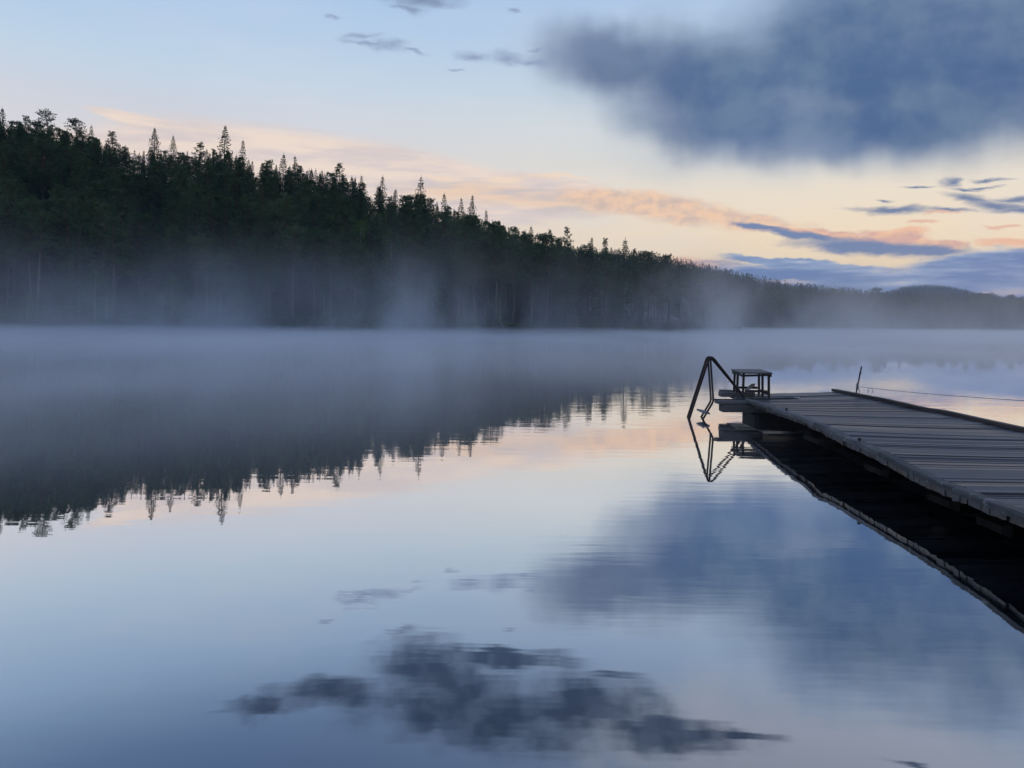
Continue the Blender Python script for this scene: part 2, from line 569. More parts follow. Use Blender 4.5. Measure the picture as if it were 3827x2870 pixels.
M_PINE = foliage_mat("pine_needles", (0.046, 0.080, 0.043, 1), (0.102, 0.152, 0.072, 1), (0.123, 0.167, 0.087, 1))
M_SPRUCE = foliage_mat("spruce_needles", (0.032, 0.061, 0.041, 1), (0.067, 0.113, 0.065, 1), (0.087, 0.128, 0.067, 1))
M_BIRCH = foliage_mat("birch_leaves", (0.070, 0.130, 0.045, 1), (0.120, 0.200, 0.065, 1), (0.105, 0.175, 0.055, 1), 0.35)
M_FAR = foliage_mat("far_forest_needles", (0.021, 0.038, 0.025, 1), (0.046, 0.071, 0.038, 1), (0.057, 0.077, 0.042, 1))


def bark_mat(name, c0, c1, c2):
    m, nt, out = new_mat(name)
    tcn = nt.new('ShaderNodeTexCoord')
    sp = nt.new('ShaderNodeSeparateXYZ')
    nt.l.new(tcn.outputs['Object'], sp.inputs[0])
    n = nt.noise(nt.mapping(tcn.outputs['Object'], scale=(6, 6, 1.2)), 2.0, 4.0, 0.65)
    c = nt.mix(nt.smooth(n, 0.35, 0.65), c0, c1)
    c = nt.mix(nt.smooth(sp.outputs[2], 3.0, 8.0, 0.0, 0.8), c, c2)
    principled(nt, out, c, 0.9, 0.15)
    return m


M_BARK = bark_mat("pine_bark", (0.045, 0.042, 0.04, 1), (0.12, 0.112, 0.105, 1), (0.10, 0.065, 0.045, 1))
M_BARK_SPRUCE = bark_mat("spruce_bark", (0.045, 0.042, 0.04, 1), (0.10, 0.095, 0.09, 1), (0.07, 0.06, 0.055, 1))
M_BARK_BIRCH = bark_mat("birch_bark", (0.10, 0.10, 0.10, 1), (0.38, 0.38, 0.37, 1), (0.25, 0.25, 0.24, 1))

# ground
M_GROUND, nt, out = new_mat("forest_floor")
geo = nt.new('ShaderNodeNewGeometry')
n1 = nt.noise(geo.outputs['Position'], 0.35, 6.0, 0.7)
n2 = nt.noise(geo.outputs['Position'], 2.5, 5.0, 0.7)
c = nt.mix(nt.smooth(n1, 0.35, 0.65), (0.012, 0.018, 0.010, 1), (0.036, 0.034, 0.022, 1))
c = nt.mix(nt.smooth(n2, 0.5, 0.7, 0, 0.5), c, (0.045, 0.05, 0.03, 1))
principled(nt, out, c, 0.95, 0.1, normal=bump(nt, n2, 0.8, 0.15))

# water: a still dark lake, mirror-like at low angles, with faint cross ripples
M_WATER, nt, out = new_mat("lake_water")
geo = nt.new('ShaderNodeNewGeometry')
pos = geo.outputs['Position']
rip1 = nt.noise(nt.mapping(pos, scale=(1.3, 6.5, 1)), 1.0, 2.0, 0.5)
rip2 = nt.noise(nt.mapping(pos, rot=(0, 0, R(12)), scale=(0.45, 2.0, 1)), 1.0, 2.0, 0.5)
patch = nt.smooth(nt.noise(nt.mapping(pos, scale=(0.05, 0.16, 1)), 1.0, 3.0, 0.5), 0.36, 0.66, 0.25, 1.0)
spw = nt.new('ShaderNodeSeparateXYZ')
nt.l.new(pos, spw.inputs[0])
hgt = nt.math('ADD', nt.math('MULTIPLY', rip1, 0.0009), nt.math('MULTIPLY', rip2, 0.0013))
breeze = nt.math('MULTIPLY', nt.smooth(nt.math('ABSOLUTE', nt.math('SUBTRACT', spw.outputs[0], 6.0)), 8.0, 2.0), nt.smooth(nt.math('ABSOLUTE', nt.math('SUBTRACT', spw.outputs[1], 17.0)), 8.0, 2.0))
hgt = nt.math('MULTIPLY', hgt, nt.math('ADD', patch, nt.math('MULTIPLY', breeze, 1.4)))
bn = nt.new('ShaderNodeBump')
bn.inputs['Strength'].default_value = 1.0
bn.inputs['Distance'].default_value = 1.0
nt.put(bn.inputs['Height'], hgt)
cosv = nt.math('ABSOLUTE', nt.vmath('DOT_PRODUCT', geo.outputs['True Normal'], geo.outputs['Incoming']))
refl = nt.ramp(cosv, [(0.0, 0.98), (0.225, 0.90), (0.334, 0.68), (0.42, 0.50), (0.485, 0.40), (0.7, 0.2), (1.0, 0.06)])
gl = nt.new('ShaderNodeBsdfGlossy')
gl.inputs['Roughness'].default_value = 0.012
nt.put(gl.inputs['Color'], (0.97, 0.98, 1.0, 1))
nt.put(gl.inputs['Normal'], bn.outputs[0])
df = nt.new('ShaderNodeBsdfDiffuse')
df.inputs[0].default_value = (0.010, 0.013, 0.016, 1)
mx = nt.new('ShaderNodeMixShader')
nt.put(mx.inputs[0], refl)
nt.l.new(df.outputs[0], mx.inputs[1])
nt.l.new(gl.outputs[0], mx.inputs[2])
nt.l.new(mx.outputs[0], out.inputs[0])

# ------------------------------------------------------------------ terrain
SHORE = np.array([(-400, 70), (-150, 92), (-95, 98), (-68, 102), (-55, 102.5), (-40, 104.5), (-24, 104), (-7, 106), (5, 110), (15, 114), (26, 119), (35.5, 127),
                  (39, 131), (42, 150), (50, 160), (62, 166), (75, 170), (100, 177), (126, 188), (170, 205), (260, 235), (500, 300)], dtype=float)
RIDGE = np.array([(-1.2, 44), (-.666, 41), (-.38, 35), (-.274, 29), (-.184, 25), (-.064, 18.5), (.026, 14), (.135, 8.0), (.177, 5.5), (.28, 3.2), (.4, 2.2), (1.5, 2.0)], dtype=float)
FAR = np.array([(-1.2, 70), (0.0, 62), (.135, 55.5), (.177, 54), (.237, 45.5), (.297, 36), (.357, 27.5), (.418, 23.5), (.478, 20.5), (.666, 15.0), (1.5, 14)], dtype=float)
# tops of the trees along the skyline: (x over distance, height over distance)
SKYL = np.array([(-1.0, .28), (-.666, .253), (-.60, .245), (-.545, .232), (-.485, .214), (-.43, .217), (-.38, .216), (-.28, .196), (-.22, .187), (-.184, .174),
                 (-.12, .160), (-.064, .140), (-.034, .130), (.026, .114), (.087, .097), (.135, .082), (.155, .064), (.2, .050), (.3, .037), (.36, .040), (.43, .037), (.6, .033), (1.0, .032)], dtype=float)


def shore_y(x):
    return np.interp(x, SHORE[:, 0], SHORE[:, 1])


def wob(x, y):
    return (np.sin(x * .21 + 1.3) * np.cos(y * .17) + .6 * np.sin(x * .47 + y * .39) + .4 * np.sin(y * .83 - x * .71))


def ground_z(x, y):
    x = np.asarray(x, float)
    y = np.asarray(y, float)
    t = x / y
    D = y
    d = (y - shore_y(x)) * 0.94
    s = np.clip(d / 95.0, 0, 1)
    near = np.interp(t, RIDGE[:, 0], RIDGE[:, 1]) * (s ** 0.95)
    bank = 0.55 * np.clip(d / 2.0, 0, 1) + 0.25 * np.clip(d / 2.0, 0, 1) * wob(x, y) * np.clip(d / 25, 0.25, 1.6)
    f = np.clip((D - 330) / 370.0, 0, 1)
    f = f * f * (3 - 2 * f)
    far = np.interp(t, FAR[:, 0], FAR[:, 1]) * f
    fall = np.clip((d - 110) / 150.0, 0, 1)
    land = np.maximum(near * (1 - 0.6 * fall), far) + bank
    return np.where(d > 0, land, np.maximum(-1.5, d * 0.35))


def polar_terrain():
    ts = np.concatenate([np.linspace(-1.3, -0.75, 16)[:-1], np.linspace(-.75, .75, 190), np.linspace(.75, 1.4, 18)[1:]])
    ys = np.concatenate([np.linspace(60, 90, 6)[:-1], np.linspace(90, 240, 110)[:-1], np.linspace(240, 420, 30)[:-1], np.linspace(420, 1000, 40)])
    T, Y = np.meshgrid(ts, ys)
    X = T * Y
    Z = ground_z(X, Y)
    v = np.stack([X, Y, Z], -1).reshape(-1, 3)
    nx, ny = len(ts), len(ys)
    i = np.arange(nx * ny).reshape(ny, nx)
    q = np.stack([i[:-1, :-1], i[:-1, 1:], i[1:, 1:], i[1:, :-1]], -1).reshape(-1, 4)
    return mesh_np("hillside", v, q, smooth=True)


tag(link("hills", polar_terrain(), M_GROUND), kind="structure")

# the base ground sheet out to the horizon (it passes below the lake)
bm = bmesh.new()
bmesh.ops.create_grid(bm, x_segments=24, y_segments=24, size=5000)
me = bpy.data.meshes.new("ground")
bm.to_mesh(me)
bm.free()
g = link("ground", me, M_GROUND)
g.location = (0, 0, -2.2)
tag(g, kind="structure")

# lake surface
wx = np.array([-600, -200, -100, -50, -20, -10, 0, 10, 20, 50, 100, 200, 600], float)
wy = np.array([-120, -40, 0, 10, 20, 40, 70, 110, 160, 220, 320], float)
XX, YY = np.meshgrid(wx, wy)
v = np.stack([XX, YY, np.zeros_like(XX)], -1).reshape(-1, 3)
i = np.arange(v.shape[0]).reshape(len(wy), len(wx))
q = np.stack([i[:-1, :-1], i[:-1, 1:], i[1:, 1:], i[1:, :-1]], -1).reshape(-1, 4)
tag(link("water", mesh_np("water", v, q), M_WATER), kind="structure")

# far blue mountain
ts = np.linspace(.30, .95, 130)
ys = np.linspace(2300, 3900, 40)
T, Y = np.meshgrid(ts, ys)
X = T * Y


def mountain_z(t, y):
    prof = np.exp(-((y - 3000) / 420.0) ** 2)
    h = 104 + 46 * np.exp(-(np.abs(t - .546) / .058) ** 2.0) + 7 * np.exp(-((t - .508) / .018) ** 2)
    h = h * np.clip((t - .33) / .10, 0, 1) * np.clip((.93 - t) / .25, 0, 1) ** .6
    return h * prof + 2.0 * np.sin(t * 400) * np.sin(y * .02) * prof - 6


v = np.stack([X, Y, mountain_z(T, Y)], -1).reshape(-1, 3)
i = np.arange(v.shape[0]).reshape(len(ys), len(ts))
q = np.stack([i[:-1, :-1], i[:-1, 1:], i[1:, 1:], i[1:, :-1]], -1).reshape(-1, 4)
tag(link("mountain", mesh_np("mountain", v, q, smooth=True), M_FAR), kind="structure")


# ------------------------------------------------------------------ tree shapes
def sprays(p, d, length, width, rg):
    """rhombic needle sprays: base points p, directions d"""
    n = len(p)
    d = d / np.linalg.norm(d, axis=1, keepdims=True)
    r = rg.normal(size=(n, 3))
    s = np.cross(d, r)
    s /= np.linalg.norm(s, axis=1, keepdims=True) + 1e-9
    L = np.asarray(length).reshape(-1, 1)
    Wd = np.asarray(width).reshape(-1, 1)
    v = np.stack([p, p + d * L * .45 + s * Wd * .5, p + d * L, p + d * L * .55 - s * Wd * .5], 1).reshape(-1, 3)
    q = np.arange(n * 4).reshape(n, 4)
    return v, q


def tube_np(pts, rads, seg=6):
    pts = np.asarray(pts, float)
    rads = np.asarray(rads, float)
    n = len(pts)
    d = np.gradient(pts, axis=0)
    d /= np.linalg.norm(d, axis=1, keepdims=True) + 1e-9
    ref = np.array([0.0, 1.0, 0.0]) if abs(d[0, 2]) > .7 else np.array([0, 0, 1.0])
    s = np.cross(d, ref)
    s /= np.linalg.norm(s, axis=1, keepdims=True) + 1e-9
    u = np.cross(d, s)
    a = np.linspace(0, 2 * np.pi, seg, endpoint=False)
    v = pts[:, None] + rads[:, None, None] * (s[:, None] * np.cos(a)[None, :, None] + u[:, None] * np.sin(a)[None, :, None])
    i = np.arange(n * seg).reshape(n, seg)
    j = np.roll(i, -1, axis=1)
    q = np.stack([i[:-1], j[:-1], j[1:], i[1:]], -1).reshape(-1, 4)
    return v.reshape(-1, 3), q


class Acc:
    def __init__(self):
        self.v, self.q, self.n = [], [], 0

    def add(self, v, q):
        self.v.append(v)
        self.q.append(q + self.n)
        self.n += len(v)

    def get(self):
        return np.concatenate(self.v), np.concatenate(self.q)


def make_spruce(seed, H=12.0, rmax=2.5, z0=0.10, dens=1.0, thin=1.0, upper=0.0):
    rg = np.random.default_rng(seed)
    cr, tr = Acc(), Acc()
    bend = rg.normal(0, .12, 2)
    def axis(z):
        t = z / H
        return np.array([bend[0] * t * t, bend[1] * t * t, z])
    zs = np.linspace(0, H, 12)
    tr.add(*tube_np([axis(z) for z in zs], [0.15 * (1 - z / H) ** .8 + .012 for z in zs], 7))
    z = H * z0
    P, D, L, Wd = [], [], [], []
    while z < H * .985:
        t = (z - H * z0) / (H * (1 - z0))
        q_r = .35 * (H - z) + .01
        rad = (q_r ** -3.0 + (rmax * (.80 + .20 * (1 - t))) ** -3.0) ** (-1 / 3) * (0.94 + .12 * math.sin(z * 2.1 + seed))
        if t < .12:
            rad *= .55 + 3.5 * t
        nb = max(4, int((9 if t < .6 else 10) * dens))
        a0 = rg.uniform(0, 6.28)
        for k in range(nb):
            if rg.random() < .10 * (1 - dens * .4) + upper * (1 - t) * .5:
                continue
            a = a0 + 6.283 * k / nb + rg.normal(0, .25)
            Lb = rad * rg.choice((rg.uniform(.5, .8), rg.uniform(.85, 1.22)))
            out = np.array([math.cos(a), math.sin(a), 0])
            lift = 0.35 * t - .12 + rg.normal(0, .05)
            n = max(2, int(Lb / .36))
            base = axis(z)
            b = None
            for j in range(1, n + 1):
                s = j / n
                droop = -0.34 * s * s * Lb * (1 - t * .8)
                p = base + out * Lb * s * .92 + np.array([0, 0, Lb * s * lift + droop])
                side = np.array([-out[1], out[0], 0])
                for sg in ((-1, 1) if s < .95 else (-1, 0, 1)):
                    P.append(p + rg.normal(0, .03, 3))
                    D.append(out * (.7 + .4 * s) + side * sg * rg.uniform(.4, .9) + np.array([0, 0, rg.uniform(-.65, .12)]))
                    L.append(rg.uniform(.36, .62) * (0.32 + .8 * (1 - t)))
                    Wd.append(rg.uniform(.18, .32) * thin * (.55 + .5 * (1 - t)))
            if rg.random() < .4:
                tr.add(*tube_np([base, base + out * Lb * .8 + np.array([0, 0, Lb * .8 * lift - .2 * Lb * (1 - t)])], [.022 * (1 - t) + .006, .005], 3))
        z += rg.uniform(.32, .50) * (1.0 - .42 * t)
    # leader
    top = axis(H)
    for k in range(10):
        P.append(top - np.array([0, 0, .08 * k]))
        D.append(np.array([rg.normal(0, .35), rg.normal(0, .35), 1.0]))
        L.append(.28)
        Wd.append(.06)
    cr.add(*sprays(np.array(P), np.array(D), np.array(L), np.array(Wd), rg))
    return cr.get(), tr.get()


def make_pine(seed, H=12.0, rmax=1.9, zc=.45, round_top=.5, nbr=44, puff=15, gap=.12):
    rg = np.random.default_rng(seed)
    cr, tr = Acc(), Acc()
    b1, b2 = rg.normal(0, .28, 2), rg.normal(0, .22, 2)
    def axis(z):
        t = z / H
        return np.array([b1[0] * t * t + b2[0] * math.sin(t * 5) * .5, b1[1] * t * t + b2[1] * math.sin(t * 4) * .5, z])
    zs = np.linspace(0, H * .985, 16)
    tr.add(*tube_np([axis(z) for z in zs], [0.155 * (1 - z / H) ** .65 + .015 for z in zs], 8))
    P, D, L, Wd = [], [], [], []
    # dead stubs below the crown
    for k in range(16):
        z = rg.uniform(.16, zc + .12) * H
        a = rg.uniform(0, 6.28)
        o = np.array([math.cos(a), math.sin(a), rg.uniform(-.15, .25)])
        l = rg.uniform(.35, 1.2)
        tr.add(*tube_np([axis(z), axis(z) + o * l * .6, axis(z) + o * l + np.array([0, 0, -.08])], [.022, .014, .004], 4))
    z = zc * H
    k = 0
    while z < H * .97:
        t = (z - zc * H) / (H * (1 - zc))
        prof = (math.sin(math.pi * min(1, (t * .80 + .20))) ** .7 * round_top + (1 - t) ** .9 * (1 - round_top))
        rad = rmax * (prof + .10)
        for j in range(rg.integers(2, 5)):
            if rg.random() < gap:
                continue
            a = rg.uniform(0, 6.283)
            Lb = rad * rg.uniform(.5, 1.2)
            up = rg.uniform(.05, .45) + .55 * t
            o = np.array([math.cos(a), math.sin(a), up])
            p0 = axis(z)
            mid = p0 + o * Lb * .5 + np.array([0, 0, -.05 * Lb])
            end = p0 + o * Lb + np.array([0, 0, .08 * Lb])
            tr.add(*tube_np([p0, mid, end], [.035 * (1 - t) + .012, .02 * (1 - t) + .008, .005], 4))
            for s in ((.5, .78, 1.0) if Lb > .8 else (.75, 1.0)):
                c = p0 + o * Lb * s + rg.normal(0, .09, 3)
                n = int(puff * rg.uniform(.7, 1.2))
                dd = rg.normal(size=(n, 3))
                dd[:, 2] = np.abs(dd[:, 2]) * .55 + rg.uniform(-.25, .3, n)
                dd[:, :2] += o[:2] * .5
                dn = dd / np.linalg.norm(dd, axis=1, keepdims=True)
                P.extend(c + dn * rg.uniform(0.02, .26, (n, 1)) * np.array([1.25, 1.25, .7]))
                D.extend(dn + rg.normal(0, .25, (n, 3)))
                L.extend(rg.uniform(.20, .36, n))
                Wd.extend(rg.uniform(.09, .17, n))
        z += rg.uniform(.16, .34)
    top = axis(H * .97)
    for k in range(26):
        P.append(top + rg.normal(0, .10, 3))
        D.append(np.array([rg.normal(0, .6), rg.normal(0, .6), rg.uniform(.3, 1.2)]))
        L.append(rg.uniform(.2, .42))
        Wd.append(.08)
    cr.add(*sprays(np.array(P), np.array(D), np.array(L), np.array(Wd), rg))
    return cr.get(), tr.get()


def make_birch(seed, H=10.0, rmax=1.5, z0=.22, n=85):
    rg = np.random.default_rng(seed)
    cr, tr = Acc(), Acc()
    b = rg.normal(0, .3, 2)
    def axis(z):
        t = z / H
        return np.array([b[0] * t * t, b[1] * t * t, z])
    zs = np.linspace(0, H * .95, 12)
    tr.add(*tube_np([axis(z) for z in zs], [0.11 * (1 - z / H) ** .7 + .01 for z in zs], 7))
    P, D, L, Wd = [], [], [], []
    for k in range(n):
        t = rg.uniform(0, 1) ** .85
        z = (z0 + (1 - z0) * t) * H
        prof = math.sin(math.pi * min(1, .12 + .88 * t)) ** .75
        Lb = rmax * (prof * rg.uniform(.35, 1.15) + .08)
        a = rg.uniform(0, 6.283)
        o = np.array([math.cos(a), math.sin(a), rg.uniform(.1, .7)])
        p0 = axis(max(z - .5, .5))
        c = p0 + o * Lb
        tr.add(*tube_np([p0, p0 + o * Lb * .5 + np.array([0, 0, .08]), c], [.028 * (1 - t) + .008, .012, .004], 4))
        m = rg.integers(20, 34)
        dd = rg.normal(size=(m, 3)) * np.array([.34, .34, .30])
        P.extend(c + dd)
        D.extend(rg.normal(size=(m, 3)) + np.array([0, 0, -.7]))
        L.extend(rg.uniform(.12, .22, m))
        Wd.extend(rg.uniform(.08, .15, m))
    cr.add(*sprays(np.array(P), np.array(D), np.array(L), np.array(Wd), rg))
    return cr.get(), tr.get()


PROTO = {
    'spruce': [make_spruce(11, rmax=2.3), make_spruce(12, rmax=2.1, z0=.14), make_spruce(13, rmax=2.6, z0=.07), make_spruce(14, rmax=1.8, z0=.2, dens=.85),
               make_spruce(15, rmax=1.5, z0=.12, dens=.75, upper=.25)],
    'pine': [make_pine(21, rmax=2.3, round_top=.25), make_pine(22, rmax=2.1, zc=.38, round_top=.1), make_pine(23, rmax=2.4, zc=.5, round_top=.35), make_pine(24, rmax=1.9, zc=.55, round_top=.15),
             make_pine(25, rmax=2.4, zc=.30, round_top=.05), make_pine(26, rmax=2.3, zc=.58, round_top=.5, gap=.3)],
    'birch': [make_birch(31), make_birch(32, rmax=1.2, z0=.3), make_birch(33, rmax=1.9, z0=.12, n=100)],
}
PROTO_H = {'spruce': 12.0, 'pine': 12.0, 'birch': 10.0}
PMESH = {}
for kind_, lst in PROTO.items():
    fm = {'spruce': M_SPRUCE, 'pine': M_PINE, 'birch': M_BIRCH}[kind_]
    bk = {'spruce': M_BARK_SPRUCE, 'pine': M_BARK, 'birch': M_BARK_BIRCH}[kind_]
    for n_, ((cv, cq), (tv, tq)) in enumerate(lst):
        a_ = mesh_np(kind_ + "_crown", cv, cq)
        b_ = mesh_np(kind_ + "_trunk", tv, tq, smooth=True)
        a_.materials.append(fm)
        b_.materials.append(bk)
        PMESH[kind_, n_] = (a_, b_)

# ------------------------------------------------------------------ where the trees stand
trees = []      # dict(kind, proto, x, y, H, wide, rz, lean, name)


def add_tree(kind, x, y, H, proto=None, wide=1.0, note=None, fixed=False):
    trees.append(dict(kind=kind, x=float(x), y=float(y), z=float(ground_z(x, y)) - .05, H=float(H),
                      proto=int(rng.integers(len(PROTO[kind]))) if proto is None else proto,
                      wide=float(wide), rz=float(rng.uniform(0, 6.28)), note=note, fixed=fixed))


def sky_top(t):
    return np.interp(t, SKYL[:, 0], SKYL[:, 1])


# named skyline trees: (photo x, photo y of the tip, kind, proto, width, label)
NAMED = [
    (5, 232, 'spruce', 0, 1.0, "dark spruce whose tip is the highest point of the whole forest skyline"),
    (58, 250, 'pine', 1, .8, "loose-crowned pine on the crest between the highest spruce and the twin-topped pine"),
    (105, 238, 'pine', 5, 1.0, "open airy pine on the high crest, sky showing through its ragged crown"),
    (80, 262, 'pine', 2, .9, "low rounded pine crown just beside the open airy pine on the crest"),
    (165, 258, 'pine', 2, 1.0, "broad dense round-topped pine on the crest beyond the airy pine"),
    (196, 268, 'spruce', 4, .75, "very thin sparse spruce spire on the crest beside the round-topped pine"),
    (240, 285, 'pine', 1, 1.0, "dark bushy pine on the crest past the thin spruce spire"),
    (335, 277, 'spruce', 2, 1.05, "broad cone-shaped spruce rising just after the dip in the skyline"),
    (376, 292, 'spruce', 1, .8, "slim pointed spruce next to the broad cone-shaped one on the crest"),
    (430, 308, 'pine', 1, .9, "small pine peak between the slim spruce and the tall lone spruce on the crest"),
    (482, 270, 'spruce', 1, 1.0, "tall lone spruce standing clear above its neighbours at the middle of the crest"),
    (520, 300, 'spruce', 3, .8, "narrow spruce just downhill of the tall lone spruce"),
    (610, 330, 'spruce', 0, .9, "pointed spruce on the falling crest, first of a close pair"),
    (645, 338, 'spruce', 2, .9, "wider spruce on the falling crest, second of a close pair"),
    (735, 352, 'pine', 4, .8, "pine with two ragged peaks halfway down the falling crest"),
    (780, 378, 'spruce', 1, .8, "short pointed spruce below the ragged pine on the falling crest"),
    (825, 378, 'spruce', 3, .9, "slender spruce standing alone against the pink cloud"),
    (908, 380, 'spruce', 4, 1.1, "sparse tall spruce with an upturned spire, tallest of the lower crest"),
    (925, 430, 'pine', 0, .9, "pine leaning its crown outward beside the sparse tall spruce"),
    (960, 417, 'spruce', 0, .85, "sharp dark spruce cone at the gap in the lower crest"),
    (997, 427, 'spruce', 1, .8, "first of two matching spruces after the gap in the lower crest"),
    (1018, 422, 'spruce', 2, .85, "second and taller of two matching spruces after the gap"),
    (1050, 452, 'spruce', 3, .8, "small spruce just below the two matching spruces"),
    (1148, 487, 'spruce', 0, .8, "low spruce on the long lower slope of the skyline"),
    (1190, 497, 'pine', 4, .6, "bushy small pine on the long lower slope of the skyline"),
    (1228, 490, 'pine', 1, .65, "layered pine standing out on the lower slope above the mist"),
    (1272, 512, 'spruce', 2, 1.0, "dense dark spruce next to the layered pine on the lower slope"),
    (1305, 515, 'pine', 1, .62, "slim layered pine at the lower end of the near wooded slope"),
    (1370, 538, 'pine', 4, .55, "lone round pine poking up past the lower end of the near slope"),
]
for (px, py, kind_, pr, wd, lab) in NAMED:
    u, vv = px - 1106.0, 692.5 - py
    t, e = (u - ROLL * vv) / 1661.0, (vv + ROLL * u) / 1661.0
    y = shore_y(t * 170) + (86 if t < .05 else 60) + rng.uniform(-4, 4)
    y = shore_y(t * y) + (86 if t < .05 else 60) + rng.uniform(-4, 4)
    gz = float(ground_z(t * y, y))
    H = EYE + e * y - gz
    H = max(H, 6.0)
    add_tree(kind_, t * y, y, H, pr, wd * (1.0 if H < 14 else .9), lab, True)

# many smaller peaks along the crest between them
for k in range(280):
    t = rng.uniform(-.70, .15)
    y = 180.0
    for _ in range(4):
        y = float(shore_y(t * y)) + (84 if t < .05 else 58)
    y += rng.uniform(-8, 5)
    H = EYE + (float(sky_top(t)) + .0035 - abs(rng.normal(0, .0055))) * y - float(ground_z(t * y, y))
    if 6.0 < H < 22:
        kind_ = 'spruce' if rng.random() < .72 else 'pine'
        add_tree(kind_, t * y, y, H, None if kind_ == 'spruce' else int(rng.choice([1, 4, 0, 3])), rng.uniform(.62, .85) * min(1.0, 13 / H) ** .5)

# front row along the shore (explicit rhythm of tall pines with bare trunks)
x = -84.0
while x < 40:
    y = shore_y(x) + rng.uniform(1.8, 6.5)
    t = x / y
    tallclump = t < -.50
    H = rng.normal(14.6, 1.0) if tallclump else rng.normal(11.8, 1.2)
    if -.5 < t < -.42:
        H = rng.normal(8.5, 1.0)
    if t > .16:
        H = rng.normal(10.0, 1.2)
    kind_ = 'pine' if rng.random() < .78 else 'spruce'
    add_tree(kind_, x, y, H, None if kind_ == 'spruce' else int(rng.choice([0, 2, 3, 5, 1])), rng.uniform(.85, 1.15))
    x += rng.uniform(1.5, 3.2)

# the light green broadleaf trees that show between the conifers
for (px, py, D, H, pr, wd) in [(205, 590, 103, 7.0, 2, 1.15), (230, 640, 102, 4.5, 2, 1.3), (372, 615, 106, 6.0, 2, 1.0), (350, 640, 105, 4, 2, 1.1), (600, 425, 138, 9.5, 1, .9),
                               (710, 440, 142, 9.5, 0, .9), (735, 425, 146, 10.5, 0, 1.1), (800, 430, 146, 10.0, 0, 1.1), (815, 420, 150, 10.0, 1, 1.0),
                               (460, 405, 146, 9, 1, .9), (530, 395, 152, 9, 1, .8), (1150, 530, 146, 7, 1, .8), (1040, 560, 126, 7, 2, .8), (1190, 600, 126, 6.5, 1, .9), (120, 380, 138, 9, 1, 1.0),
                               (880, 640, 110, 5, 2, 1.0), (1080, 650, 112, 4.5, 2, 1.0), (700, 655, 108, 4.0, 2, 1.1), (520, 660, 107, 4.0, 2, 1.0), (1300, 610, 131, 6, 2, .9), (60, 650, 103, 4, 2, 1.2)]:
    t = (px - 1106.0) / 1661.0
    y = max(D, float(shore_y(t * D)) + 1.5)
    add_tree('birch', t * y, y, H, pr, wd)

# the wood on the slope and along the far shore
pts = [(tr_['x'], tr_['y']) for tr_ in trees]
cells = {}


def near_any(x, y, r):
    cx, cyy = int(x // 4), int(y // 4)
    for a in range(cx - 1, cx + 2):
        for b in range(cyy - 1, cyy + 2):
            for (px, py) in cells.get((a, b), ()):
                if (px - x) ** 2 + (py - y) ** 2 < r * r:
                    return True
    return False


for p in pts:
    cells.setdefault((int(p[0] // 4), int(p[1] // 4)), []).append(p)
tries = 0
slope_n = 0
while tries < 9000:
    tries += 1
    t = rng.uniform(-.76, .80)
    d = rng.uniform(3, 105) if t < .22 else rng.uniform(3, 60)
    y = 100.0
    for _ in range(4):
        y = float(shore_y(t * y)) + d
    x = t * y
    r = 2.9 if d < 25 else 3.7
    if t > .25:
        r = 2.5
    if near_any(x, y, r):
        continue
    gz = float(ground_z(x, y))
    H = rng.normal(11.6, 2.3) if t < .12 else rng.normal(8.6, 1.3)
    if t > .33:
        H = rng.normal(7.4, 1.3)
    lim = EYE + float(sky_top(t) - (.003 if t < .3 else 0)) * y - gz - abs(rng.normal(0, 1.5)) - (0.0 if t < .3 else -1.2)
    if H > lim:
        H = lim * rng.uniform(.92, 1.04)
    if t > .3:
        H = min(H, lim + .4) - abs(rng.normal(0, 1.3)) + (rng.uniform(0, 2.0) if rng.random() < .12 else 0)
    if H < 4.0:
        continue
    rr = rng.random()
    kind_ = 'pine' if rr < .56 else ('spruce' if rr < .96 else 'birch')
    if t > .3 and rr >= .93:
        kind_ = 'pine'
    cells.setdefault((int(x // 4), int(y // 4)), []).append((x, y))
    add_tree(kind_, x, y, H * (.85 if kind_ == 'birch' else 1), None, rng.uniform(.85, 1.2))

# a few bigger ones on the far right shore that break its outline
for (px, py, kind_) in [(1890, 621, 'pine'), (1800, 624, 'pine'), (1782, 630, 'spruce'), (1830, 622, 'spruce'), (1945, 632, 'spruce'), (2145, 632, 'pine'), (2120, 640, 'spruce'), (2172, 642, 'spruce'),
                        (1740, 628, 'spruce'), (1700, 634, 'pine')]:
    u, vv = px - 1106.0, 692.5 - py
    t, e = (u - ROLL * vv) / 1661.0, (vv + ROLL * u) / 1661.0
    y = 150.0
    for _ in range(4):
        y = float(shore_y(t * y)) + 16
    H = EYE + e * y - float(ground_z(t * y, y))
    add_tree(kind_, t * y, y, H, None, .95, None, True)

